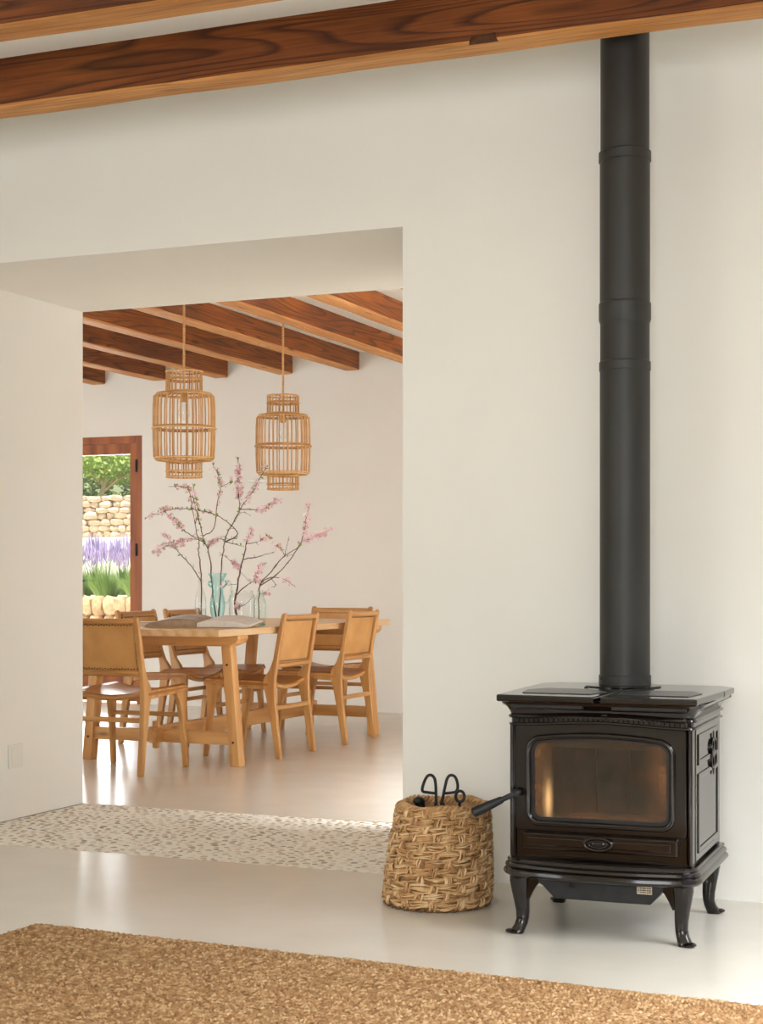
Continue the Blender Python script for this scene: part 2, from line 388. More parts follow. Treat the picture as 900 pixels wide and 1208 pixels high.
def tag(o, label=None, cat=None, group=None, kind=None):
    if label: o['label'] = label
    if cat: o['category'] = cat
    if group: o['group'] = group
    if kind: o['kind'] = kind
    return o
def empty(name, loc=(0, 0, 0), rz=0.0):
    o = bpy.data.objects.new(name, None); COL.objects.link(o); o.location = loc; o.rotation_euler = (0, 0, rz); o.empty_display_size = 0.1
    return o
def copy_tree(o, parent=None):
    c = o.copy(); COL.objects.link(c); c.parent = parent
    for ch in list(o.children): copy_tree(ch, c)
    return c
def linked(name, me, parent, loc=(0, 0, 0), rot=(0, 0, 0), scale=(1, 1, 1)):
    o = bpy.data.objects.new(name, me); COL.objects.link(o); o.parent = parent; o.location = loc; o.rotation_euler = rot; o.scale = scale
    return o
def struct(mb, name, mat, label, cat, smooth=0, bevel=0.0):
    return tag(mb.build(name, mat, None, smooth, bevel), label, cat, None, 'structure')
def wall_with_hole(mb, axis, p0, p1, a0, a1, z0, z1, holes):
    """slab between p0..p1 (thickness) on axis 'x' or 'y'; runs a0..a1, z0..z1; holes = [(h0,h1,hz0,hz1)]"""
    def S(b0, b1, c0, c1):
        if b1 - b0 < 1e-6 or c1 - c0 < 1e-6: return
        if axis == 'x': mb.span((p0, b0, c0), (p1, b1, c1))
        else: mb.span((b0, p0, c0), (b1, p1, c1))
    cur = a0
    for h0, h1, k0, k1 in sorted(holes):
        S(cur, h0, z0, z1); S(h0, h1, z0, k0); S(h0, h1, k1, z1); cur = h1
    S(cur, a1, z0, z1); return mb

# ------------------------------------------------------------------ the setting
OPX0, OPX1, OPY, OPZ = -2.0, 0.0, 1.093, 2.226     # opening in the thick wall
LZ, DZ = 2.79, 2.745                                # ceiling heights
LX0, LX1, LY0 = -4.6, 3.55, -7.9                    # living room
DX0, DX1, DY1 = -6.9, 2.95, 6.15                    # dining room
struct(MB().span((LX0 - .2, LY0 - .2, -0.2), (LX1 + .2, 0.0, 0.0)), 'floor', 'polished_floor', 'cream polished concrete floor in front of the stove', 'floor')
struct(MB().span((DX0 - .2, OPY, -0.2), (DX1 + .2, DY1 + .2, 0.0)), 'floor_dining', 'polished_floor', 'glossy cream concrete floor under the dining table', 'floor')
wm = MB(); wall_with_hole(wm, 'y', 0.0, OPY, -7.1, 3.75, 0, 3.0, [(-6.7, -4.95, .1, 2.5), (OPX0, OPX1, 0, OPZ)])  # left hole added only to let fill reach the dining back wall
struct(wm, 'wall_front', 'plaster', 'thick cream plaster wall with a wide opening behind the stove', 'wall')
struct(MB().span((LX0 - .2, LY0 - .2, LZ), (LX1 + .2, 0.0, LZ + .2)), 'ceiling', 'plaster_ceiling', 'white plaster ceiling above the living room beams', 'ceiling')
struct(MB().span((DX0 - .2, OPY, DZ), (DX1 + .2, DY1 + .2, DZ + .2)), 'ceiling_dining', 'plaster_ceiling', 'white plaster ceiling above the dining room beams', 'ceiling')
struct(MB().span((LX0 - .2, LY0 - .2, 0), (LX0, 0, LZ)), 'wall_left', 'plaster', 'plain plaster wall closing the living room', 'wall')
struct(wall_with_hole(MB(), 'x', LX1, LX1 + .2, LY0 - .2, 0, 0, LZ, [(-4.1, -.5, 0.1, 2.5)]), 'wall_right', 'plaster', 'plaster wall with the tall living room window', 'wall')
struct(wall_with_hole(MB(), 'y', LY0 - .2, LY0, LX0 - .2, LX1 + .2, 0, LZ, [(-4.4, -2.6, .3, 2.5), (1.4, 3.4, 0.3, 2.5)]), 'wall_rear', 'plaster', 'plaster wall with two added living room windows', 'wall')
struct(wall_with_hole(MB(), 'x', DX1, DX1 + .2, OPY, DY1 + .2, 0, DZ, [(1.2, 4.5, 0.1, 2.5)]), 'wall_dining_right', 'plaster', 'plaster wall with the tall dining room window', 'wall')
DOOR = (-6.08, -4.73, 0.0, 2.175)
struct(wall_with_hole(MB(), 'y', DY1, DY1 + .25, DX0 - .2, DX1 + .2, 0, DZ, [DOOR]), 'wall_back', 'plaster', 'cream plaster wall behind the dining table', 'wall')
struct(MB().span((DX0 - .2, OPY, 0), (DX0, DY1, DZ)), 'wall_dining_left', 'plaster', 'plaster wall closing the dining room', 'wall')

def window_frame(name, label, axis, p, a0, a1, z0, z1, n):
    root = empty(name, (0, 0, 0)); tag(root, label, 'window', None, 'structure')
    def S(b0, b1, c0, c1, t=.035):
        m = MB()
        m.span((p - t, b0, c0), (p + t, b1, c1)) if axis == 'x' else m.span((b0, p - t, c0), (b1, p + t, c1)); return m
    w = .06
    S(a0, a1, z1 - w, z1).build('window_head', 'door_wood', root, 0); S(a0, a1, z0, z0 + w).build('window_sill', 'door_wood', root, 0)
    for i in range(n + 1):
        a = a0 + (a1 - a0 - w) * i / n
        S(a, a + w, z0 + w, z1 - w).build('window_stile', 'door_wood', root, 0)
    S(a0, a1, z0, z1, .004).build('window_glass', 'glass_pane', root, 0)
window_frame('window_1', 'tall timber framed window lighting the living room', 'x', LX1 + .05, -4.1, -.5, .1, 2.5, 3)
window_frame('window_added_2', 'added wide timber framed window opposite the stove for fill light', 'y', LY0 - .05, 1.4, 3.4, .3, 2.5, 2)  # unseen opening added for the rear fill lamp
window_frame('window_added_4', 'added timber framed window in the living room corner for fill light', 'y', LY0 - .05, -4.4, -2.6, .3, 2.5, 2)  # added out of view to go with the left-hand fill lamp
window_frame('window_added_5', 'added deep set timber window giving the dining room fill light', 'y', .5, -6.7, -4.95, .1, 2.5, 2)  # made up to fill the extra wall hole in front of its lamp
window_frame('window_3', 'tall timber framed window lighting the dining table', 'x', DX1 + .05, 1.2, 4.5, .1, 2.5, 3)

# ceiling beams: hand-hewn, each one its own object; local X runs along the beam
def beam(name, length, wdt, hgt, seed):
    rn = random.Random(seed); n = max(10, int(length / .12)); rings = []
    for i in range(n + 1):
        x = length * i / n
        j = lambda a: (mnoise.noise(Vector((x * 1.7, a * 5.1, seed * 3.3))) * .007)
        ch = .008 + .004 * mnoise.noise(Vector((x * 3, 2.2, seed)))
        hw = wdt / 2
        pr_ = [(-hw + j(1), hgt), (-hw + j(2), ch), (-hw + ch + j(3), 0 + j(4)), (hw - ch + j(5), 0 + j(4)), (hw + j(6), ch), (hw + j(7), hgt)]
        rings.append([(x, a, b) for a, b in pr_])
    o = MB().loft(rings).build(name, 'beam_wood', None, 25)
    o.data.materials.append(MATS['beam_sapwood'])     # the sawn underside was left paler than the stained faces
    for p in o.data.polygons:
        if p.normal.z < -.5 or (p.center.z < .012 and abs(p.normal.x) < .5): p.material_index = 1
    return o
for k, (yb, lab) in enumerate([(-0.44, 'dark stained timber beam passing in front of the flue pipe'), (-1.10, 'timber beam at the upper corner, farther from the flue pipe')]):
    b = beam('ceiling_beam', LX1 - LX0 - .02, .12, LZ - 2.625 + .002, 11 + k); b.location = (LX0 + .01, yb - .06, 2.625)
    if k == 0:      # old notch broken out of the lower front edge
        nb_ = MB().hexa([(.425, -.70, 2.60), (.535, -.70, 2.60), (.535, -.542, 2.60), (.425, -.545, 2.60)], [(.440, -.70, 2.650), (.528, -.70, 2.655), (.522, -.548, 2.648), (.446, -.550, 2.645)])
        mottled('split_wood', srgb(62, 32, 12), srgb(96, 54, 22), 40, 0.8, bstr=0.5)
        cut = nb_.build('notch_cutter', 'split_wood', None, 0); md = b.modifiers.new('notch', 'BOOLEAN'); md.object = cut; md.operation = 'DIFFERENCE'; md.solver = 'EXACT'; md.material_mode = 'TRANSFER'
        bpy.context.view_layer.update()
        me_ = bpy.data.meshes.new_from_object(b.evaluated_get(bpy.context.evaluated_depsgraph_get())); b.modifiers.clear(); b.data = me_
        bpy.data.objects.remove(cut, do_unlink=True)
    tag(b, lab, 'beam', 'living room beams', 'structure')
ORD = ['first', 'second', 'third', 'fourth', 'fifth', 'sixth', 'seventh', 'eighth', 'ninth', 'tenth', 'eleventh', 'twelfth', 'thirteenth', 'fourteenth']
for k in range(14):
    xr = -5.64 + .565 * k
    b = beam('ceiling_beam', DY1 - OPY - .01, .125, DZ - 2.605 + .002, 31 + k); b.location = (xr - .0625, OPY + .005, 2.605); b.rotation_euler = (0, 0, R(90))
    tag(b, '%s dining room ceiling beam counting from the glass door side' % ORD[k], 'beam', 'dining room beams', 'structure')

# glazed timber door in the back wall
dr = empty('door_1', (0, DY1, 0)); tag(dr, 'brown timber framed glass door open to the garden view', 'door', None, 'structure')
dx0, dx1, dz1 = DOOR[0], DOOR[1], DOOR[3]
dm = MB().span((dx0, 0.0, 0), (dx0 + .05, .09, dz1)).build('jamb', 'door_wood', dr, 0, .003)
MB().span((dx1 - .05, 0.0, 0), (dx1, .09, dz1)).build('jamb', 'door_wood', dr, 0, .003)
MB().span((dx0 + .05, 0.0, dz1 - .06), (dx1 - .05, .09, dz1)).build('head', 'door_wood', dr, 0, .003)
xm = (dx0 + dx1) / 2
for (a, b, hs) in ((dx0 + .05, xm, -1), (xm, dx1 - .05, 1)):
    lf = empty('door_leaf'); lf.parent = dr
    z0, z1 = .02, dz1 - .062
    MB().span((a + .002, .012, z0), (a + .07, .062, z1)).build('stile', 'door_wood', lf, 0, .003)
    MB().span((b - .07, .012, z0), (b - .002, .062, z1)).build('stile', 'door_wood', lf, 0, .003)
    MB().span((a + .07, .012, z1 - .085), (b - .07, .062, z1)).build('top_rail', 'door_wood', lf, 0, .003)
    MB().span((a + .07, .012, z0), (b - .07, .062, z0 + .24)).build('bottom_rail', 'door_wood', lf, 0, .003)
    MB().span((a + .07, .034, z0 + .24), (b - .07, .040, z1 - .085)).build('pane', 'glass_pane', lf, 0)
for z in (1.93, 1.25, .35):
    MB().tube([(dx1 - .05, -.006, z - .05), (dx1 - .05, -.006, z + .05)], .009, 8).build('hinge', 'black_iron', dr)
hd = MB().tube([(xm + .035, .012, 1.0), (xm + .035, -.035, 1.0), (xm + .05, -.042, 1.0), (xm + .16, -.042, 1.0)], .009, 8)
hd.box((xm + .035, .008, 1.0), (.035, .012, .16)); hd.build('handle', 'black_iron', dr)

# blank plate on the side of the opening
sk = empty('wall_socket', (OPX0, .577, .267)); tag(sk, 'square white blank plate low on the side of the opening', 'wall plate')
MB().span((0, -.05, -.05), (.007, .05, .05)).build('cover_plate', 'white_plastic', sk, 0, .003)
MB().span((.006, -.036, -.036), (.010, .036, .036)).build('insert', 'white_plastic', sk, 0, .002)
# small wall light on the dining room wall
wl_ = empty('wall_light', (-3.63, DY1, 1.775)); tag(wl_, 'small white plaster wall light behind the blossom twigs', 'wall light')
MB().prism([(0, .012), (0, -.012), (-.02, -.012), (-.06, -.002), (-.06, .012)], -.11, .11, 'x').build('body', 'plaster_ceiling', wl_, 0, .004)
MB().span((-.10, -.055, .011), (.10, -.004, .016)).build('diffuser', 'white_plastic', wl_, 0)

# ------------------------------------------------------------------ pebble threshold
fl = struct(MB().span((OPX0, 0.0, -0.2), (OPX1, OPY, -0.003)), 'floor_threshold', 'mortar', 'pebble strip set in cream mortar under the opening', 'floor')
def pebble_mesh(rn, seg=7):
    a = rn.uniform(.0105, .0185); b = a * rn.uniform(.55, .85); vs_ = []
    ex = rn.uniform(.8, 1.2)
    rings = []
    for s, h in ((1.0, 0.0), (.86, .6), (.45, .95)):
        rings.append([(a * s * math.cos(2 * math.pi * k / seg) * (1 + .12 * math.sin(k * 2.1 + ex)), b * s * math.sin(2 * math.pi * k / seg), -.006 + .0065 * h) for k in range(seg)])
    return rings, a
pts = []; cell = {}
rn = random.Random(3)
tries = 0
while tries < 50000:
    tries += 1
    x, y = rn.uniform(OPX0 + .012, OPX1 - .012), rn.uniform(.012, OPY - .012)
    key = (int(x / .036), int(y / .036)); ok = True
    for i in (-1, 0, 1):
        for j in (-1, 0, 1):
            for q in cell.get((key[0] + i, key[1] + j), ()):
                if (q[0] - x) ** 2 + ((q[1] - y) * 1.05) ** 2 < .0335 ** 2: ok = False
    if ok:
        cell.setdefault(key, []).append((x, y)); pts.append((x, y))
pts.sort(key=lambda p: (p[0] - CX) ** 2 + (p[1] - CY) ** 2)
pm = []
for k in range(8):
    r_, a = pebble_mesh(rn); pm.append(MB().loft(r_, True).mesh('pebble', 'pebble', 60))
for (x, y) in pts[:300]:
    linked('pebble', rn.choice(pm), fl, (x, y, 0), (0, 0, R(rn.gauss(28, 28))))
st = MB()
for (x, y) in pts[300:]:
    r_, a = pebble_mesh(rn, 6); t = R(rn.gauss(28, 28)); c, s = math.cos(t), math.sin(t)
    st.loft([[(x + p[0] * c - p[1] * s, y + p[0] * s + p[1] * c, p[2]) for p in rr] for rr in r_], True)
po = st.build('pebbles', 'pebble', fl, 60); po['kind'] = 'stuff'

# ------------------------------------------------------------------ jute rug
def rug():
    x0, x1, y0, y1 = 0.0, 2.5, -1.55, 0.0
    nx, ny = 940, 445
    X, Y = np.meshgrid(np.linspace(x0, x1, nx), np.linspace(y0, y1, ny))
    rw = .0125
    row = np.floor(Y / rw); fy = Y / rw - row - .5
    wob = .3 * np.sin(row * 12.9898) + .2 * np.sin(row * 4.1 + X * 9)
    ph = X / .0095 + wob + np.where(row % 2 == 0, fy * 1.1, -fy * 1.1)
    fx = ph - np.floor(ph) - .5
    cellr = np.modf(np.abs(np.sin(np.floor(ph) * 127.1 + row * 311.7) * 43758.5))[0]
    lump = np.sqrt(np.clip(1 - (2 * fx) ** 2 * .85, 0, 1)) * np.sqrt(np.clip(1 - (2 * fy) ** 2 * .9, 0, 1))
    Z = .002 + .0095 * lump * (.75 + .5 * cellr)
    Z += rng.normal(0, .0006, Z.shape)
    edge = np.minimum.reduce([X - x0, x1 - X, Y - y0, y1 - Y])
    Z = np.where(edge < 1e-6, .0, Z)
    jx = .003 * np.sin(Y * 61) + .002 * np.sin(Y * 273); jy = .003 * np.sin(X * 13) + .0015 * np.sin(X * 341)
    n = nx * ny
    co = np.stack([X + jx, Y + jy, Z], -1).reshape(-1, 3)
    i = np.arange(n).reshape(ny, nx)
    q = np.stack([i[:-1, :-1], i[:-1, 1:], i[1:, 1:], i[1:, :-1]], -1).reshape(-1, 4)
    me = bpy.data.meshes.new('rug'); me.vertices.add(n); me.vertices.foreach_set('co', co.ravel())
    me.loops.add(q.size); me.loops.foreach_set('vertex_index', q.ravel())
    me.polygons.add(len(q)); me.polygons.foreach_set('loop_start', np.arange(0, q.size, 4)); me.polygons.foreach_set('loop_total', np.full(len(q), 4))
    me.update(); me.shade_smooth(); me.materials.append(MATS['jute'])
    at = me.attributes.new('tint', 'FLOAT', 'POINT'); at.data.foreach_set('value', cellr.ravel().astype(np.float32))
    o = bpy.data.objects.new('jute_rug', me); COL.objects.link(o)
    o.location = (-.69, -1.165, .001); o.rotation_euler = (0, 0, R(-2.9))
    tag(o, 'braided brown jute rug on the floor in front of the stove', 'rug')
rug()

# ------------------------------------------------------------------ wood stove
SX, SY = 0.87, -0.44
stv = empty('wood_stove', (SX, SY, 0), R(1.6)); tag(stv, 'dark brown enamelled wood stove on four curved legs', 'stove')
EN = 'brown_enamel'
bd = MB()
bd.span((-.255, -.225, .20), (-.215, .215, .655)); bd.span((.215, -.225, .20), (.255, .215, .655))
bd.span((-.255, .19, .20), (.255, .215, .655)); bd.span((-.215, -.225, .20), (.215, .19, .285)); bd.span((-.215, -.225, .585), (.215, .19, .655))
bd.build('body', EN, stv, 0, .004)
# firebox lining
fb = MB().span((-.213, -.20, .285), (.213, .188, .292)).build('firebox', 'firebrick', stv, 0)
for i in range(4):
    MB().span((-.21 + i * .105 + .001, .150, .293), (-.21 + (i + 1) * .105 - .001, .185, .575)).build('brick', 'firebrick', fb, 0, .003)
for s in (-1, 1):
    for i in range(3):
        MB().span((s * .180, -.19 + i * .113 + .001, .293), (s * .212, -.19 + (i + 1) * .113 - .001, .575)).build('brick', 'firebrick', fb, 0, .003)
mottled('baffle_steel', srgb(112, 104, 90), srgb(138, 128, 112), 12, 0.7)
MB().prism([(-.228, .536), (-.222, .534), (-.212, .575), (-.218, .577)], -.198, .198, 'x').build('air_baffle', 'baffle_steel', fb, 0)
am = MB(); am.ball((0, 0, .293), .15, 16, 8, (1.1, .9, .18)); am.build('ash_bed', 'ash', fb)
# door: frame with an arched window
def arch_loop(hw, z0, z1, rise, rad, n=12):
    pts_ = []
    for cx_, cz_, a0 in ((hw - rad, z0 + rad, -90), (hw - rad, z1 - rad, 0), (-hw + rad, z1 - rad, 90), (-hw + rad, z0 + rad, 180)):
        for k in range(n + 1):
            a = R(a0 + 90 * k / n); pts_.append([cx_ + rad * math.cos(a), cz_ + rad * math.sin(a)])
        if a0 == 0:
            for k in range(1, 16): 
                t = k / 16; pts_.append([(hw - rad) * (1 - 2 * t), z1])
        elif a0 == -90:
            for k in range(1, 8): pts_.append([hw, z0 + rad + (z1 - z0 - 2 * rad) * k / 8])
        elif a0 == 90:
            for k in range(1, 8): pts_.append([-hw, z1 - rad - (z1 - z0 - 2 * rad) * k / 8])
        else:
            for k in range(1, 16): pts_.append([(-hw + rad) * (1 - 2 * k / 16), z0])
    for p in pts_:
        t = max(0, (p[1] - (z0 + z1) / 2) / ((z1 - z0) / 2)); p[1] += rise * (1 - (p[0] / hw) ** 2) * t
    return [tuple(p) for p in pts_]
inner = arch_loop(.203, .326, .555, .016, .030)
outer = arch_loop(.246, .298, .603, .010, .012)
dor = MB().ring_prism(outer, inner, -.262, -.235).build('door', EN, stv, 30, .003)
il = arch_loop(.207, .321, .559, .016, .034)
MB().tube([(x, -.264, z) for x, z in il], .0085, 10, closed=True).build('window_bead', EN, dor, 60)
il2 = arch_loop(.190, .338, .546, .016, .022)
MB().ring_prism(arch_loop(.203, .326, .555, .016, .030), il2, -.258, -.248).build('gasket_frame', 'black_iron', dor, 30)
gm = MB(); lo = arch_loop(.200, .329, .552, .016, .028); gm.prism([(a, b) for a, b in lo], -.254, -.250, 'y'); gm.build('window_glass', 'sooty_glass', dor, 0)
# front columns either side of the door and the corner beads
for s in (-1, 1):
    MB().span((s * .246, -.256, .215), (s * .262, -.220, .607)).build('corner_post', EN, stv, 0, .006, 3)
    MB().tube([(s * .2555, -.2585, .225), (s * .2555, -.2585, .600)], .0062, 10).build('corner_bead', EN, stv, 50)
MB().span((-.246, -.250, .215), (.246, -.225, .300)).build('front_plate', EN, stv, 0, .003)
lb = MB().span((-.222, -.272, .246), (.222, -.248, .294)).build('ash_door', EN, stv, 0, .005, 3)
MB().span((-.205, -.277, .258), (.205, -.270, .282)).build('raised_panel', EN, lb, 0, .003)
MB().tube([(.040 * math.cos(a), -.279, .271 + .0175 * math.sin(a)) for a in np.linspace(0, 2 * math.pi, 33)[:-1]], .0048, 8, closed=True).build('oval_ring', EN, lb, 60)
MB().tube([(.026 * math.cos(a), -.278, .271 + .010 * math.sin(a)) for a in np.linspace(0, 2 * math.pi, 33)[:-1]], .0030, 8, closed=True).build('oval_ring', EN, lb, 60)
em = MB(); em.ball((0, -.276, .271), .012, 16, 8, (1.9, .25, .75)); em.build('oval_boss', EN, lb, 60)
# mouldings swept round left side, front, right side
def u_path(hw, yb, yf, rad, bow=0.0, nf=28, ns=4):
    p = []
    for k in range(ns): p.append((-hw, yb + (yf + rad - yb) * k / ns, -1, 0))
    for k in range(7):
        a = R(180 + 90 * k / 6); p.append((-hw + rad + rad * math.cos(a), yf + rad + rad * math.sin(a), math.cos(a), math.sin(a)))
    for k in range(1, nf):
        p.append((-hw + rad + (2 * hw - 2 * rad) * k / nf, yf, 0, -1))
    for k in range(7):
        a = R(270 + 90 * k / 6); p.append((hw - rad + rad * math.cos(a), yf + rad + rad * math.sin(a), math.cos(a), math.sin(a)))
    for k in range(1, ns + 1): p.append((hw, yf + rad + (yb - yf - rad) * k / ns, 1, 0))
    out = []
    for x, y, nx_, ny_ in p:
        t = max(0.0, -ny_)
        out.append((x, y - bow * t * max(0, 1 - (x / hw) ** 2), nx_, ny_))
    return out
def sweep(path, prof, arch=0.0, hw=.25):
    rings = []
    for x, y, nx_, ny_ in path:
        lift = arch * max(0, -ny_) * math.cos(math.pi * min(1, abs(x) / hw) / 1.0) * .5 + (arch * .5 if ny_ < -.01 else arch * 0.0)
        if ny_ > -.01: lift = 0
        else: lift = arch * (.5 + .5 * math.cos(math.pi * min(1, abs(x) / hw)))
        rings.append([(x + nx_ * o, y + ny_ * o, z + lift) for o, z in prof])
    return MB().loft(rings)
path = u_path(.256, .215, -.256, .018)
sweep(path, [(-.02, .668), (.036, .668), (.034, .660), (.020, .650), (.011, .638), (.008, .630), (.013, .628), (.014, .624), (.012, .621), (-.02, .621)], 0, .25).build('crown_moulding', EN, stv, 28)
sweep(path, [(-.02, .626), (.014, .626), (.016, .622), (.012, .619), (.006, .618), (.006, .606), (.012, .604), (.014, .600), (.010, .597), (-.02, .597)], .010, .25).build('frieze', EN, stv, 28)
dn = MB()
for k in range(34):
    x = -.238 + .476 * k / 33; lift = .010 * (.5 + .5 * math.cos(math.pi * min(1, abs(x) / .25)))
    dn.span((x - .0045, -.2705, .6065 + lift), (x + .0045, -.258, .6175 + lift))
dn.build('dentil_row', EN, stv, 0)
# ash shelf and skirt
bp = u_path(.262, .215, -.268, .035, .038)
sweep(bp, [(-.03, .218), (.010, .218), (.014, .213), (.012, .207), (.018, .203), (.020, .196), (.017, .191), (.023, .186), (.025, .178), (.021, .172), (.014, .168), (.008, .166), (-.03, .166)]).build('base_moulding', EN, stv, 28)
sh = MB().prism([(x + nx_ * .006, y + ny_ * .006) for x, y, nx_, ny_ in bp], .176, .212, 'z').build('ash_shelf', EN, stv, 0)
# legs
def leg(sx, sy):
    rings = []
    for z, o, w in ((.172, .008, .060), (.150, .010, .056), (.125, .009, .049), (.095, .006, .043), (.065, .003, .038), (.042, .003, .035), (.026, .007, .036), (.014, .013, .039), (.004, .018, .041), (.0, .018, .039)):
        cx_, cy_ = sx * (.226 + o * .9), sy * (.226 + o * .9) + (-.012 if sy < 0 else -.02)
        wx = w
        rr = []
        for k in range(12):
            a = 2 * math.pi * k / 12
            ca, sa = math.cos(a), math.sin(a)
            ca = math.copysign(abs(ca) ** .6, ca); sa = math.copysign(abs(sa) ** .6, sa)
            rr.append((cx_ + wx * .5 * 1.25 * ca * .8, cy_ + wx * .5 * 1.25 * sa * .8, z))
        rings.append(rr)
    m = MB().loft(rings)
    m.ball((sx * .256, sy * .252 + (-.012 if sy < 0 else -.02), .007), .017, 10, 6, (1.1, 1.1, .4))
    # bracket spreading under the skirt
    for ax in (0, 1):
        pr_ = []
        for k in range(7):
            t = k / 6; pr_.append((.02 + .065 * t, .168 - .07 * (1 - t) ** 2.2))
        poly = [(.0, .172)] + [(.0, pr_[0][1])] + pr_ + [(.085, .172)]
        cx_, cy_ = sx * .226, sy * .226 + (-.012 if sy < 0 else -.02)
        if ax == 0: m.prism([(cx_ - sx * a, z) for a, z in poly], cy_ + sy * .004, cy_ + sy * .020, 'y')
        else: m.prism([(cy_ - sy * a, z) for a, z in poly], cx_ + sx * .004, cx_ + sx * .020, 'x')
    return m.build('leg', EN, stv, 45)
for sx in (-1, 1):
    for sy in (-1, 1): leg(sx, sy)
# ash drawer under the stove
ad_ = MB().prism([(-.178, .172), (-.178, .150), (-.165, .142), (-.130, .108), (.145, .108), (.180, .150), (.180, .172)], -.262, .12, 'y').build('ash_drawer', 'black_iron', stv, 0, .003)
bg = MB().span((.108, -.2655, .138), (.150, -.2615, .160)).build('maker_badge', 'brass_plate', ad_, 0)
bl = MB()
for r_ in range(3):
    for k in range(6):
        w = .0035 + .002 * ((k * 7 + r_ * 3) % 3) / 2
        bl.span((.111 + k * .0062, -.2662, .1415 + r_ * .006), (.111 + k * .0062 + w, -.2653, .1445 + r_ * .006))
bl.build('badge_print', 'black_iron', bg, 0)
ck = MB().tube([(-.085, -.275, .166), (-.085, -.278, .150), (-.07, -.278, .147)], .004, 8).build('catch', 'black_iron', ad_)
# side panels with frames and medallion
for s in (-1, 1):
    sp_ = MB().span((s * .254, -.205, .225), (s * .262, .205, .598)).build('side_panel', EN, stv, 0, .003)
    for (y0, y1, z0, z1) in ((-.175, .165, .245, .470), (-.175, .165, .492, .580)):
        o_ = [(y0, z0), (y1, z0), (y1, z1), (y0, z1)]; i_ = [(y0 + .016, z0 + .016), (y1 - .016, z0 + .016), (y1 - .016, z1 - .016), (y0 + .016, z1 - .016)]
        lo_, hi_ = (.260, .2655) if s > 0 else (-.2655, -.260)
        MB().ring_prism(o_, i_, lo_, hi_, 'x').build('panel_frame', EN, sp_, 0, .003)
    mm = MB()
    for k in range(4):
        a = R(45 + 90 * k); cy_, cz_ = .07 + .026 * math.cos(a), .505 + .026 * math.sin(a)
        mm.tube([(s * .2665, cy_ + .022 * math.cos(t), cz_ + .022 * math.sin(t)) for t in np.linspace(0, 2 * math.pi, 17)[:-1]], .0035, 6, closed=True)
    mm.ball((s * .266, .07, .505), .018, 12, 6, (.25, 1, 1)); mm.ball((s * .266, .07, .555), .010, 8, 5, (.3, 1, 1.6)); mm.ball((s * .266, .07, .455), .010, 8, 5, (.3, 1, 1.6))
    mm.build('medallion', EN, sp_, 50)
# hob: two lids and the rear deck
def lid_edge(poly, z0, z1, name, inset=.006):
    c = (sum(p[0] for p in poly) / len(poly), sum(p[1] for p in poly) / len(poly))
    return MB().prism(poly, z0, z1, 'z').build(name, EN, stv, 0, .005, 3)
ft = -.306
def front_pts(xa, xb, n=8):
    return [(xa + (xb - xa) * k / n, ft - .010 * (1 - ((xa + (xb - xa) * k / n) / .29) ** 2)) for k in range(n + 1)]
l1 = lid_edge(front_pts(-.290, -.004) + [(.010, .02), (-.075, .055), (-.302, .055)], .668, .688, 'hob_lid')
l2 = lid_edge(front_pts(.014, .282) + [(.300, .055), (.075, .055), (.012, .03)], .668, .688, 'hob_lid')
rd = lid_edge([(-.303, .058), (.300, .058), (.300, .24), (.25, .305), (-.255, .305), (-.305, .24)], .668, .687, 'rear_deck')
MB().prism([(-.235, -.225), (-.035, -.225), (-.012, -.115), (-.085, -.015), (-.215, -.015), (-.255, -.10)], .6875, .690, 'z').build('inset_plate', 'dark_plate', l1, 0, .001)
MB().prism([(.045, -.225), (.245, -.225), (.262, -.10), (.225, -.015), (.095, -.015), (.030, -.115)], .6875, .690, 'z').build('inset_plate', 'dark_plate', l2, 0, .001)
MB().span((-.285, -.25, .655), (.285, .28, .670)).build('hob_base', 'black_iron', stv, 0)
PX, PY = .845 - SX, -.275 - SY
MB().lathe([(.115, .6872), (.115, .691), (.108, .6925), (.05, .6925)], 40, (PX, PY, 0)).build('flue_collar', EN, stv, 40)
for k in range(2):
    MB().box((-.115 + .2 * k, .06, .6895), (.012, .006, .004)).build('lid_stop', 'black_iron', rd, 0)
# vent slots under the crown
for s in (-1, 1):
    MB().span((s * .145 - .105, -.2905, .650), (s * .145 + .105, -.270, .662)).build('air_slot', 'black_iron', stv, 0, .003)
# handle
hl = MB().tube([(-.236, -.255, .405), (-.236, -.285, .405), (-.243, -.290, .402), (-.282, -.300, .383)], [.009, .009, .0085, .0075], 10).build('handle', 'black_iron', stv)
MB().tube([(-.270, -.297, .3889), (-.276, -.2985, .386), (-.32, -.310, .3645), (-.352, -.318, .349), (-.356, -.319, .347)], [.007, .0105, .0140, .0155, .012], 12).build('grip', 'black_iron', hl)
kn = MB(); kn.ball((-.236, -.284, .405), .0135, 10, 6); kn.build('handle_boss', 'black_iron', hl, 60)

# flue pipe
fp = empty('flue_pipe', (.845, -.275, .692)); tag(fp, 'tall matte black flue pipe rising from the stove', 'flue pipe')
r0 = .0765
def pipe(prof, name): return MB().lathe([(r, z - .692) for r, z in prof], 48).build(name, 'flue_metal', fp, 30)
pipe([(r0, .6935), (r0, 1.655)], 'pipe_section')
pipe([(r0 + .003, .6935), (r0 + .003, .722), (r0, .7235)], 'base_ring')
pipe([(r0 + .0005, 1.655), (r0 + .0022, 1.657), (r0 + .0022, 1.682), (r0 - .001, 1.686), (r0 - .001, 1.80)], 'telescopic_section')
pipe([(r0 - .001, 1.80), (r0 + .003, 1.812), (r0 + .003, 1.862), (r0, 1.866), (r0, 2.30)], 'pipe_section')
pipe([(r0, 2.296), (r0 + .0035, 2.298), (r0 + .0035, 2.326), (r0 - .002, 2.330), (r0 - .002, LZ + .05)], 'pipe_section')
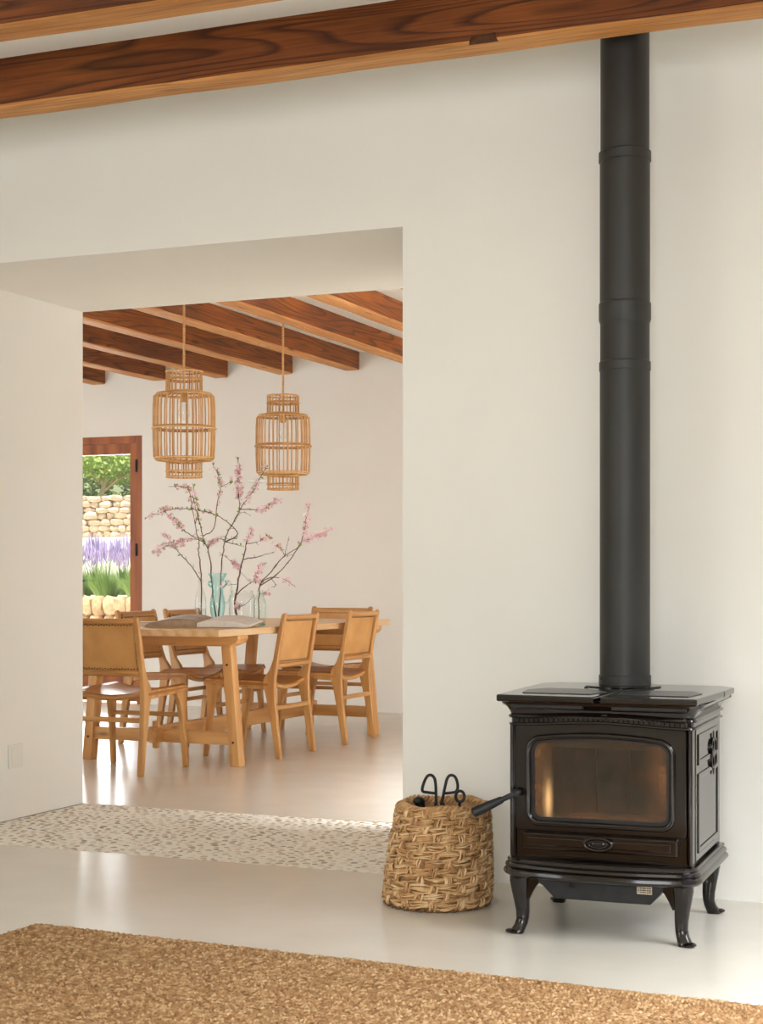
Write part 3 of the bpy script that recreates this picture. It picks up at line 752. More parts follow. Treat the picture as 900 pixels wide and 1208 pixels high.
for z, a in ((.712, 220), (2.318, 235)):
    MB().ball(((r0 + .003) * math.cos(R(a)), (r0 + .003) * math.sin(R(a)), z - .692), .0035, 8, 5).build('screw', 'black_iron', fp)

# ------------------------------------------------------------------ basket and fire tools
BX, BY, BH = .270, -.385, .315
bk = empty('woven_basket', (BX, BY, 0)); tag(bk, 'round chunky woven seagrass basket beside the stove', 'basket')
def brad(z): return .163 - .020 * (z / BH) + .004 * math.sin(z * 14)
NST, NROW = 24, 12
brn = random.Random(5)
MB().lathe([(0.001, .006), (.148, .006), (.150, .0), (.152, .012)] + [(brad(z) - .012, z) for z in np.linspace(.012, BH - .012, 8)] + [(brad(z) - .017, z) for z in np.linspace(BH - .012, .02, 8)] + [(.13, .016), (.001, .016)], 48).build('inner_shell', 'seagrass', bk, 60)
rowh = (BH - .02) / NROW
def strand(path_fn, n, r, rn_, mb, twist=1.0, count=3, spread=.006):
    for s in range(count):
        ph = rn_.uniform(0, 6.28); pts_ = []; rad_ = []
        off = (s - (count - 1) / 2) / max(1, (count - 1) / 2 if count > 1 else 1)
        for i in range(n + 1):
            t = i / n; p, side, out = path_fn(t)
            w = math.sin(ph + t * 3.0 * twist)
            pts_.append(p + side * (off * spread + .0034 * w) + out * (.0030 * math.cos(ph + t * 3 * twist)))
            rad_.append(r * (.75 + .45 * math.sin(math.pi * min(1, max(0, t * .9 + .05)))) * rn_.uniform(.85, 1.15))
        mb.tube(pts_, rad_, 5)
for r_ in range(NROW):
    zc = .012 + rowh * (r_ + .5); m = MB()
    for c in range(NST // 2):
        a0 = 2 * math.pi * (2 * c + (r_ % 2)) / NST; da = 2 * math.pi / NST
        lo_, hi_ = a0 - .95 * da, a0 + .95 * da
        jz = brn.uniform(-.002, .002)
        def fn(t, lo_=lo_, hi_=hi_, jz=jz, zc=zc):
            a = lo_ + (hi_ - lo_) * t; rr = brad(zc) - .006 + .013 * math.sin(math.pi * t) ** .7
            return Vector((rr * math.cos(a), rr * math.sin(a), zc + jz)), Vector((0, 0, 1)), Vector((math.cos(a), math.sin(a), 0))
        strand(fn, 7, .0036, brn, m, 1.7, 5, .0100)
    m.build('woven_row', 'seagrass', bk, 60)
for c in range(NST):
    a = 2 * math.pi * (c + .0) / NST; m = MB()
    for r_ in range(NROW):
        if (c - (r_ % 2)) % 2 == 1:
            zc = .012 + rowh * (r_ + .5)
            def fn(t, zc=zc, a=a):
                z = zc - rowh * .8 + rowh * 1.6 * t; rr = brad(z) - .004 + .011 * math.sin(math.pi * t) ** .7
                return Vector((rr * math.cos(a), rr * math.sin(a), z)), Vector((-math.sin(a), math.cos(a), 0)), Vector((math.cos(a), math.sin(a), 0))
            strand(fn, 6, .0036, brn, m, 1.5, 4, .0090)
    m.build('stake', 'seagrass', bk, 60)
rim = MB()
for s in range(3):
    n = 120; pts_ = []
    for i in range(n):
        a = 2 * math.pi * i / n; ph = a * 17 + s * 2.094
        rr = brad(BH) - .004 + .009 * math.cos(ph); pts_.append((rr * math.cos(a), rr * math.sin(a), BH - .010 + .010 * math.sin(ph) + .004 * math.sin(a * 5 + 1)))
    rim.tube(pts_, .0068, 6, closed=True)
rim.build('braided_rim', 'seagrass', bk, 60)
bt = MB()
for s in range(2):
    n = 120; bt.tube([((.158 + .007 * math.cos(a * 19 + s * 3.14)) * math.cos(a), (.158 + .007 * math.cos(a * 19 + s * 3.14)) * math.sin(a), .009 + .006 * math.sin(a * 19 + s * 3.14)) for a in np.linspace(0, 2 * math.pi, n + 1)[:-1]], .0060, 6, closed=True)
bt.build('base_coil', 'seagrass', bk, 60)

for o in bk.children:      # the basket leans a little towards the stove
    for v_ in o.data.vertices:
        k_ = .065 * v_.co.z; v_.co.x += RT[0] * k_; v_.co.y += RT[1] * k_
mottled('seagrass_gap_shade', srgb(96, 62, 32), srgb(140, 98, 56), 30, 0.8)  # shade between the strands put into the inner shell's darker colour
bk.children[0].data.materials[0] = MATS['seagrass_gap_shade']
# tongs: two looped handles on a hinge
tg = empty('fire_tongs', (BX + .012, BY - .02, 0)); tg.rotation_euler = (0, 0, YAW)
tag(tg, 'black iron fire tongs with two looped handles in the basket', 'tongs')
def loop_arm(s):
    k = 1.0
    p = [(-.004, .03), (-.006, .28), (-.007, .330), (-.008, .370), (-.012, .393), (-.022, .403), (-.034, .400), (-.044, .382), (-.050, .362), (-.048, .352), (-.034, .349), (-.008, .346)]
    if s > 0: p = [(.004, .03), (.008, .28), (.014, .330), (.022, .370), (.027, .390), (.036, .402), (.050, .400), (.058, .386), (.061, .366), (.056, .352), (.042, .348), (.018, .346)]
    # rounding
    pts_ = []
    for i in range(len(p) - 1):
        for q in range(4):
            t = q / 4; P = [Vector((p[max(0, min(len(p) - 1, i + d_))][0], 0, p[max(0, min(len(p) - 1, i + d_))][1])) for d_ in (-1, 0, 1, 2)]
            pts_.append(.5 * ((2 * P[1]) + (-P[0] + P[2]) * t + (2 * P[0] - 5 * P[1] + 4 * P[2] - P[3]) * t * t + (-P[0] + 3 * P[1] - 3 * P[2] + P[3]) * t ** 3))
    pts_.append(Vector((p[-1][0], 0, p[-1][1])))
    return MB().tube(pts_, .0046, 8).build('arm', 'black_iron', tg, 60)
loop_arm(-1); loop_arm(1)
MB().prism([(-.014, .270), (.018, .270), (.020, .318), (.004, .306), (-.013, .318)], -.005, .005, 'y').build('hinge_plate', 'black_iron', tg, 0, .002)
pk = empty('fire_poker', (BX + .078, BY - .005, 0)); pk.rotation_euler = (0, 0, YAW)
tag(pk, 'black iron fire poker with a small ring handle in the basket', 'poker')
MB().tube([(-.02, .02, .03), (-.006, .005, .27), (0, 0, .322)], .0048, 8).build('rod', 'black_iron', pk)
MB().tube([(.001 + .0135 * math.cos(a), 0, .338 + .017 * math.sin(a)) for a in np.linspace(-math.pi / 2, 1.5 * math.pi, 25)[:-1]], .0046, 8, closed=True).build('ring_handle', 'black_iron', pk, 60)
bs = empty('hearth_brush', (BX - .052, BY + .01, 0)); bs.rotation_euler = (0, 0, YAW)
tag(bs, 'short black brush handle just showing at the basket rim', 'brush')
MB().tube([(0, 0, .06), (0, -.01, .24), (-.004, -.012, .285), (-.010, -.016, .315)], [.010, .010, .016, .015], 10).build('stick', 'black_iron', bs)
MB().lathe([(.004, .02), (.035, .02), (.030, .07), (.010, .09)], 14, (0, 0, 0), True).build('bristle_head', 'black_iron', bs)
kk = MB(); kk.ball((-.012, -.018, .318), .0175, 12, 7, (1.1, 1.1, .8)); kk.build('end_cap', 'black_iron', bs, 60)

# ------------------------------------------------------------------ dining table
TX, TY0, TY1, TZ = -2.487, 2.36, 4.74, .747
TXR, TXL = -1.985, -2.99
tb = empty('dining_table', (TX, 0, 0)); tag(tb, 'long light wood trestle dining table in the next room', 'table')
def tl(x): return x - TX
nb = 4
for k in range(nb):
    a, b = tl(TXL) + (TXR - TXL) * k / nb, tl(TXL) + (TXR - TXL) * (k + 1) / nb
    MB().span((a + .001, TY0, TZ - .038), (b - .001, TY1, TZ)).build('plank', 'table_top_wood', tb, 0, .004)
for (ya, s) in ((2.60, 1), (4.50, -1)):
    MB().prism([(-.50, .700), (-.50, .690), (-.485, .668), (-.44, .650), (.44, .650), (.485, .668), (.50, .690), (.50, .709), (-.50, .709)], ya - .02, ya + .10, 'y').build('cleat', 'oak_x', tb, 0, .004)
    for sx in (-1, 1):
        xo, xi = sx * .498, sx * .442
        MB().hexa([(xi, ya, 0), (xo, ya, 0), (xo, ya + .07, 0), (xi, ya + .07, 0)], [(sx * .385, ya, .652), (sx * .441, ya, .652), (sx * .441, ya + .07, .652), (sx * .385, ya + .07, .652)]).build('leg', 'oak_z', tb, 0, .003)
    MB().span((-.465, ya + .012, .115), (.465, ya + .052, .185)).build('foot_rail', 'oak_x', tb, 0, .003)
MB().span((-.030, 2.535, .118), (.020, 4.63, .205)).build('long_stretcher', 'oak_y', tb, 0, .003)
for ya in (2.575, 4.585):
    MB().span((-.022, ya - .012, .085), (.012, ya + .012, .235)).build('wedge', 'oak_z', tb, 0, .003)
for sx in (-1, 1):
    for z in (.55, .13):
        x = sx * (.47 - .057 * z / .652); MB().tube([(x, 2.597, z), (x, 2.601, z)], .007, 10).build('dowel_plug', 'stitch', tb)

# ------------------------------------------------------------------ leather chairs
def make_chair():
    root = empty('dining_chair')
    for s in (-1, 1):
        # rear leg + back post: boomerang outline in the side view, extruded across
        prof = [(-.247, 0), (-.217, 0), (-.176, .24), (-.150, .36), (-.132, .415), (-.138, .455), (-.172, .50), (-.196, .56), (-.222, .70), (-.247, .810), (-.256, .822), (-.268, .822), (-.274, .808), (-.248, .68), (-.226, .56), (-.210, .46), (-.208, .40), (-.214, .30), (-.232, .15)]
        m = MB()
        def xo(z): return s * (.240 - .012 * z)
        n = len(prof); w = .030
        vs_ = [(xo(z) , y, z) for y, z in prof] + [(xo(z) - s * w, y, z) for y, z in prof]
        f = [tuple(range(n)), tuple(range(2 * n - 1, n - 1, -1))] + [(i, (i + 1) % n, n + (i + 1) % n, n + i) for i in range(n)]
        m.add(vs_, f); m.build('rear_leg', 'chair_wood', root, 40, .008, 3)
        m = MB()
        fp_ = [(.247, 0), (.222, 0), (.190, .25), (.165, .36), (.130, .405), (.130, .425), (.235, .440), (.232, .38), (.226, .25)]
        n = len(fp_)
        vs_ = [(s * (.243 - .03 * z), y, z) for y, z in fp_] + [(s * (.243 - .03 * z) - s * .030, y, z) for y, z in fp_]
        f = [tuple(range(n)), tuple(range(2 * n - 1, n - 1, -1))] + [(i, (i + 1) % n, n + (i + 1) % n, n + i) for i in range(n)]
        m.add(vs_, f); m.build('front_leg', 'chair_wood', root, 40, .006, 3)
        m = MB(); m.hexa([(s * .232, -.17, .388), (s * .203, -.17, .388), (s * .203, .235, .412), (s * .232, .235, .412)], [(s * .232, -.17, .436), (s * .203, -.17, .436), (s * .203, .235, .446), (s * .232, .235, .446)])
        m.build('side_rail', 'chair_wood', root, 0, .006)
    # seat: leather sling, dished between the side rails
    n, k = 16, 8; top, bot = [], []
    for j in range(k + 1):
        y = -.165 + .405 * j / k; ra, rb = [], []
        for i in range(n + 1):
            u = -1 + 2 * i / n; x = u * .238
            z = .452 + .010 * j / k - .040 * (1 - abs(u) ** 2.2) - .03 * max(0, abs(u) - .93) / .07
            ra.append((x, y + .012 * (1 - u * u) * (1 if j == k else -1 if j == 0 else 0), z)); rb.append((x, y, z - .012))
        top.append(ra); bot.append(rb)
    m = MB(); W = n + 1; K = (k + 1) * W
    vs_ = [p for r_ in top for p in r_] + [p for r_ in bot for p in r_]; f = []
    for j in range(k):
        for i in range(n):
            a = j * W + i; f += [(a, a + 1, a + W + 1, a + W), (K + a, K + a + W, K + a + W + 1, K + a + 1)]
    for i in range(n):
        f += [(i, K + i, K + i + 1, i + 1), (k * W + i, k * W + i + 1, K + k * W + i + 1, K + k * W + i)]
    for j in range(k):
        a, b = j * W, (j + 1) * W; f += [(a, b, K + b, K + a)]; a += n; b += n; f += [(a, K + a, K + b, b)]
    m.add(vs_, f); m.build('seat', 'leather_dark', root, 60)
    for y, nm in ((-.172, 'seat_rail'), (.228, 'seat_rail')):
        pts_ = [(-.215 + .43 * i / 12, y, .428 - .034 * (1 - (2 * i / 12 - 1) ** 2)) for i in range(13)]
        MB().tube(pts_, .013, 8).build(nm, 'chair_wood_across', root, 60)
    # stretchers
    MB().box((0, -.2045, .285), (.424, .018, .026)).build('stretcher', 'chair_wood_across', root, 0, .005)
    MB().box((0, .205, .285), (.42, .018, .024)).build('stretcher', 'chair_wood_across', root, 0, .005)
    # back: rails, leather, lacing
    def yb(z): return -.212 - (z - .53) * .172
    for z, r_ in ((.527, .0145), (.797, .0150)):
        MB().tube([(-.207 + .414 * i / 10, yb(z) - .012 * (1 - (2 * i / 10 - 1) ** 2), z) for i in range(11)], r_, 10).build('back_rail', 'chair_wood_across', root, 60)
    m = MB(); rings = []
    for j in range(9):
        z = .532 + .262 * j / 8; ring = []
        for i in range(13): 
            u = -1 + 2 * i / 12; ring.append((u * .190, yb(z) + .022 - .012 * (1 - u * u), z))
        for i in range(12, -1, -1):
            u = -1 + 2 * i / 12; ring.append((u * .190, yb(z) + .006 - .012 * (1 - u * u), z))
        rings.append(ring)
    m.loft(rings); bkp = m.build('back_leather', 'leather', root, 50)
    stt = MB()
    for z in (.549, .777):
        for i in range(22):
            u = -1 + 2 * (i + .5) / 22
            for yy in (.0055, .0225): stt.box((u * .183, yb(z) + yy - .012 * (1 - u * u), z + (.002 if i % 2 else -.001)), (.009, .004, .005))
    stt.build('stitching', 'stitch', bkp, 0)
    lc = MB()
    for s in (-1, 1):
        for i in range(11):
            z = .555 + .215 * i / 10
            lc.box((s * .198, yb(z) + .014, z), (.022, .006, .007), Matrix.Rotation(R(30 if i % 2 else -30), 3, 'Y'))
    lc.build('lacing', 'stitch', bkp, 0)
    return root
ch0 = make_chair()
CH_ = [(-2.487, 2.262, 0, 'tan leather dining chair at the table end near the pebble strip, back turned'),
       (-2.192, 3.250, 90, 'tan leather chair on the window side, between the near table leg and the next chair'),
       (-2.170, 4.120, 90, 'tan leather chair on the window side, nearest the far table leg'),
       (-2.520, 4.900, 180, 'tan leather chair at the far table end, facing the pebble strip'),
       (-3.00, 3.63, -90, 'tan leather chair on the door side, nearest the glass door frame'),
       (-3.00, 4.21, -90, 'tan leather chair on the door side, behind the glass bottles')]
for i, (x, y, a, lab) in enumerate(CH_):
    c = ch0 if i == 0 else copy_tree(ch0)
    c.location = (x, y, 0); c.rotation_euler = (0, 0, R(a)); tag(c, lab, 'chair', 'leather dining chairs round the table')

# ------------------------------------------------------------------ books on the table
bo = empty('open_book', (-2.30, 2.78, TZ + .012), R(14)); bo.rotation_euler = (R(3.2), 0, R(14)); tag(bo, 'large open picture book lying on the near table end', 'book')
MB().span((-.30, -.19, .0005), (.30, .19, .004)).build('cover', 'book_cover', bo, 0)
for s in (-1, 1):
    m = MB(); n = 14; top = []; botm = []
    for i in range(n + 1):
        t = i / n; x = s * (.002 + .288 * t); z = .008 + (.046 if s < 0 else .040) * (math.sin(math.pi * min(1, t * .9 + .08)) ** .6) * (1 - .35 * t)
        top.append((x, z)); botm.append((x, .004))
    m.prism(top + botm[::-1], -.18, .18, 'y'); pg = m.build('page_block', 'paper' if s > 0 else 'aged_paper', bo, 40)
    m = MB(); vs_ = []
    for i in range(1, n + 1): vs_ += [(top[i][0], -.165, top[i][1] + .0012), (top[i][0], .165, top[i][1] + .0012)]
    m.add(vs_, [(2 * i, 2 * i + 2, 2 * i + 3, 2 * i + 1) for i in range(n - 1)])
    if s < 0: m.build('picture', 'book_photo', pg, 60)
cb = empty('closed_book', (-2.69, 2.98, TZ), R(4)); tag(cb, 'flat closed book beside the open picture book', 'book')
MB().span((-.21, -.11, .0005), (.21, .11, .003)).build('cover', 'book_cover', cb, 0)
MB().span((-.205, -.105, .003), (.205, .105, .016)).build('page_block', 'paper', cb, 0)
MB().span((-.21, -.11, .016), (.21, .11, .019)).build('cover', 'book_cover', cb, 0)

# ------------------------------------------------------------------ glass vessels
def px_on_table(px, y):    # X on the image column px at distance row y (table plane)
    k = (px - HX) / F; rx, ry = FW[0] + RT[0] * k, FW[1] + RT[1] * k
    t = (y - CY) / ry; return CX + rx * t
def vessel(name, label, cat, px, y, prof, mat, wall=.003, base=None, water=None):
    x = px_on_table(px, y); root = empty(name, (x, y, TZ)); tag(root, label, cat)
    inner_ = [(max(.001, r - wall), z + (.004 if i == 0 else 0)) for i, (r, z) in enumerate(prof)]
    MB().lathe([(.001, .0006)] + prof + inner_[::-1] + [(.001, .006)], 28).build('glass_body', mat, root, 50)
    if base: MB().lathe([(.001, .004)] + [(r, z) for r, z in base] + [(.001, base[-1][1])], 24).build('thick_base', 'glass_teal_base', root, 50)
    if water:
        MB().lathe([(.001, .007)] + [(r, z) for r, z in water] + [(.001, water[-1][1])], 24).build('water', 'water', root, 40)
    return root
v1 = vessel('glass_bottle', 'clear glass bottle half full of water with a thin neck', 'bottle', 236.5, 3.50, [(.030, .0006), (.036, .006), (.036, .110), (.034, .150), (.022, .195), (.013, .222), (.012, .245), (.016, .250), (.016, .262), (.013, .264)], 'glass_clear', water=[(.032, .010), (.032, .088)])
v2 = vessel('glass_vase', 'tall pale turquoise glass vase with flared rim and lugs', 'vase', 256.5, 3.66, [(.028, .0006), (.034, .006), (.032, .020), (.044, .060), (.048, .100), (.044, .145), (.036, .180), (.034, .220), (.040, .262), (.058, .300), (.057, .303)], 'glass_blue', base=[(.030, .004), (.030, .022)])
for s in (-1, 1):
    MB().tube([(s * .035, 0, .245), (s * .058, 0, .252), (s * .062, 0, .235), (s * .050, 0, .222), (s * .036, 0, .215)], .0055, 8).build('lug', 'glass_teal_base', v2)
MB().tube([(.042, .012, .255), (.075, .012, .258), (.092, .012, .225), (.088, .012, .165), (.066, .012, .125), (.046, .012, .118)], .006, 8).build('handle', 'glass_blue', v2)
v3 = vessel('glass_jar', 'wide clear glass jar holding the thickest dark branch', 'jar', 285.5, 3.42, [(.070, .0006), (.078, .008), (.079, .150), (.074, .172), (.066, .180), (.066, .196), (.069, .198)], 'glass_clear')
v4 = vessel('green_bottle', 'pale green glass bottle with a dark green base', 'bottle', 306.5, 3.16, [(.030, .0006), (.036, .006), (.036, .120), (.034, .145), (.022, .170), (.017, .182), (.017, .200), (.019, .204)], 'glass_green', base=[(.030, .004), (.030, .012)])

# ------------------------------------------------------------------ blossom branches
def cp(x, y): return (160 + x / 3.75, 530 + y / 3.75)
def catmull(P, sub=5):
    out = []
    for i in range(len(P) - 1):
        p0, p1, p2, p3 = P[max(0, i - 1)], P[i], P[i + 1], P[min(len(P) - 1, i + 2)]
        for q in range(sub):
            t = q / sub; out.append(.5 * ((2 * p1) + (-p0 + p2) * t + (2 * p0 - 5 * p1 + 4 * p2 - p3) * t * t + (-p0 + 3 * p1 - 3 * p2 + p3) * t ** 3))
    out.append(P[-1]); return out
def depth_of(o): 
    return (o.location.x - CX) * FW[0] + (o.location.y - CY) * FW[1]
BRS = {
 'A': (v1, 'slender branch in the half full bottle, pink blossom tips spreading low', [
   ([(292, 745), (291, 600), (284, 500), (278, 455), (280, 405), (262, 330), (250, 255), (236, 185), (205, 165), (145, 165)], .0045, .00, -.10, [(.70, .95, 14)], 8),
   ([(291, 585), (245, 515), (190, 455), (165, 420), (128, 372)], .0035, .0, -.14, [(.62, 1.0, 16)], 2),
   ([(165, 425), (130, 430), (88, 450)], .0022, -.10, -.15, [(.1, 1.0, 26)], 0),
   ([(170, 425), (215, 400)], .002, -.10, -.08, [(.2, 1.0, 12)], 0),
   ([(262, 330), (275, 270), (250, 150)], .0025, -.05, -.02, [(.3, .9, 10)], 6)]),
 'B': (v2, 'tall upright branch in the turquoise vase, thick pale blossom at its tips', [
   ([(348, 740), (338, 620), (330, 500), (318, 440), (300, 400), (285, 335), (255, 215), (230, 165)], .0052, 0, .12, [(.72, 1.0, 12)], 9),
   ([(300, 400), (240, 378), (200, 345), (155, 300), (112, 262)], .003, .06, .02, [(.45, 1.0, 34)], 5),
   ([(310, 420), (275, 400), (230, 396)], .0022, .05, .0, [(.3, 1, 8)], 0),
   ([(318, 440), (345, 400), (390, 398), (450, 396)], .003, .05, .10, [(.05, .6, 22)], 3),
   ([(305, 380), (345, 350), (360, 240), (376, 170), (368, 120), (338, 62)], .003, .08, .16, [(.35, 1.0, 22)], 9),
   ([(376, 168), (410, 150), (425, 140)], .002, .13, .16, [(.0, 1, 6)], 2)]),
 'C': (v2, 'long branch leaning from the turquoise vase towards the hanging lamp', [
   ([(372, 740), (374, 640), (378, 530), (390, 430), (405, 375), (450, 292), (480, 240), (522, 180), (552, 120), (585, 72)], .0050, 0, -.18, [(.66, .84, 34), (.9, 1.0, 4)], 8),
   ([(475, 268), (520, 266), (560, 266), (600, 246), (645, 218)], .0028, -.10, -.20, [(.45, 1.0, 34)], 1),
   ([(462, 275), (458, 220), (452, 165), (455, 110), (453, 35)], .003, -.10, -.04, [(.18, .92, 90)], 5),
   ([(435, 320), (470, 280), (510, 295)], .0016, -.10, -.12, [], 0),
   ([(480, 432), (450, 372), (400, 318), (330, 282), (205, 262), (120, 275), (38, 308)], .0036, -.06, -.24, [(.45, .98, 34)], 9),
   ([(395, 410), (440, 420), (480, 432)], .003, -.06, -.06, [], 1)]),
 'D': (v3, 'thick dark branch in the wide clear jar with few blossoms', [
   ([(428, 770), (438, 690), (446, 630), (462, 540), (478, 470), (495, 400), (515, 352)], .0075, 0, .06, [(.78, .97, 26)], 1),
   ([(487, 490), (540, 475), (575, 465), (612, 456)], .0032, .03, .0, [], 0),
   ([(446, 645), (480, 610), (525, 580)], .0045, .0, .04, [(.8, 1, 6)], 0),
   ([(440, 700), (480, 690), (525, 645)], .003, 0, -.05, [(.0, .35, 30)], 0),
   ([(465, 525), (430, 500), (370, 455)], .0022, .02, .06, [(.1, .5, 28)], 1),
   ([(495, 420), (540, 410), (575, 385), (600, 395)], .0022, .03, .06, [(.4, .9, 14)], 4),
   ([(452, 600), (420, 600), (380, 598)], .0016, 0, .02, [(.8, 1, 4)], 0),
   ([(462, 540), (505, 585)], .0016, 0, .04, [], 0)]),
 'E': (v4, 'branch in the pale green bottle reaching out over the far chairs', [
   ([(540, 725), (545, 640), (556, 590), (600, 540), (660, 470), (722, 430), (745, 365), (755, 310), (766, 245)], .0042, 0, .16, [(.70, 1.0, 36)], 0),
   ([(556, 600), (640, 540), (700, 465), (735, 412), (790, 388), (862, 355)], .0034, 0, .20, [(.62, 1.0, 60)], 1),
   ([(560, 588), (600, 566), (660, 576), (708, 610)], .0032, 0, -.08, [(.6, .8, 8)], 0),
   ([(600, 572), (620, 600), (600, 610)], .002, -.02, -.06, [], 0),
   ([(545, 640), (575, 635), (590, 645)], .002, 0, -.03, [(.4, 1, 10)], 0),
   ([(548, 610), (535, 550), (565, 505)], .0022, 0, .04, [(.2, 1.0, 40)], 0),
   ([(660, 470), (640, 440), (615, 425)], .0018, .06, .08, [(.6, 1, 8)], 2),
   ([(660, 470), (670, 420), (678, 385)], .0018, .06, .05, [], 0),
   ([(600, 540), (650, 480), (700, 468)], .0024, .05, .08, [], 0)]),
}
frn = random.Random(21)
def blossom(mb, bud, c, n_pet, size):
    nrm = Vector((frn.gauss(0, 1), frn.gauss(-.6, 1), frn.gauss(.2, 1))).normalized()
    u = nrm.orthogonal().normalized(); w = nrm.cross(u)
    for k in range(5):
        a = 2 * math.pi * k / 5; d_ = u * math.cos(a) + w * math.sin(a); e = nrm.cross(d_)
        tip = c + d_ * size + nrm * size * .25; mid = c + d_ * size * .55
        mb.add([c, mid + e * size * .38, tip, mid - e * size * .38], [(0, 1, 2, 3)])
    bud.ball(c + nrm * .0012, size * .16, 5, 3)
for key, (ves, lab, lines) in BRS.items():
    D0 = depth_of(ves); root = empty('blossom_branch', ves.location); tag(root, lab, 'branch', 'flowering branches on the table')
    stem, fl_, bu, lf = MB(), MB(), MB(), MB()
    org = Vector(ves.location); seen = []
    for li, (pl, rad_, d0, d1, blo, leaves) in enumerate(lines):
        P = []; seen_prev = None; seen_new = []
        n = len(pl)
        for i, (x, y) in enumerate(pl):
            px, py = cp(x, y)
            if i == 0 and li > 0:     # a side twig starts where it leaves its stem
                q_ = min(seen, key=lambda q: (q[0] - px) ** 2 + (q[1] - py) ** 2); px, py, ds = q_
                d0, d1 = ds - D0, d1 - d0 + ds - D0
            d = D0 + d0 + (d1 - d0) * (i / (n - 1)) ** 1.2 + (.012 * math.sin(i * 2.3 + li) if 0 < i < n - 1 else 0)
            if seen_prev is not None:
                for t_ in range(1, 9): seen_new.append(tuple(a_ + (b_ - a_) * t_ / 8 for a_, b_ in zip(seen_prev, (px, py, d))))
            else: seen_new.append((px, py, d))
            seen_prev = (px, py, d)
            p = at_depth(px, py, d) - org
            if li == 0 and i == 0: p = Vector((p.x * .35, p.y * .35, .012))
            P.append(p)
        seen += seen_new
        pts_ = catmull(P, 5); m = len(pts_)
        for i in range(1, m - 1): pts_[i] = pts_[i] + Vector((frn.gauss(0, .0016), frn.gauss(0, .0016), frn.gauss(0, .0016)))
        rr = [max(.0011, rad_ * (1 - .72 * i / (m - 1))) * frn.uniform(.88, 1.15) for i in range(m)]
        stem.tube(pts_, rr, 6)
        for i in range(4, m - 1, 3):       # spur twigs
            if frn.random() < .6:
                dv = Vector((frn.gauss(0, 1), frn.gauss(0, 1), frn.gauss(.3, 1))).normalized() * frn.uniform(.010, .028)
                if pts_[i].z > .22: stem.tube([pts_[i], pts_[i] + dv * .6, pts_[i] + dv], [.0016, .0013, .0009], 4); bu.ball(pts_[i] + dv, .0030, 5, 3)
        for (ta, tb_, cnt) in blo:
            for k in range(int(cnt * 1.15)):
                t = frn.uniform(ta, tb_) * (m - 1); i = min(m - 2, int(t)); p = pts_[i].lerp(pts_[i + 1], t - i)
                p = p + Vector((frn.gauss(0, .010), frn.gauss(0, .010), frn.gauss(0, .010)))
                if frn.random() < .2: bu.ball(p, frn.uniform(.0035, .0055), 6, 4, (1, 1, 1.3))
                else: blossom(fl_, bu, p, 5, frn.uniform(.0115, .0175))
        for k in range(leaves * 3):
            t = frn.uniform(.45, 1.0) * (m - 1); i = min(m - 2, int(t)); p = pts_[i]
            d_ = Vector((frn.gauss(0, 1), frn.gauss(0, 1), frn.gauss(.6, .8))).normalized(); e = d_.orthogonal().normalized(); L = frn.uniform(.014, .026)
            lf.add([p, p + d_ * L * .5 + e * L * .26, p + d_ * L, p + d_ * L * .5 - e * L * .26], [(0, 1, 2, 3)])
    stem.build('stem', 'bark', root, 60)
    for mb_, nm, mt in ((fl_, 'blossoms', 'petal'), (bu, 'buds', 'bud'), (lf, 'leaves', 'young_leaf')):
        if mb_.v:
            o = mb_.build(nm, mt, root, 0); o['kind'] = 'stuff'

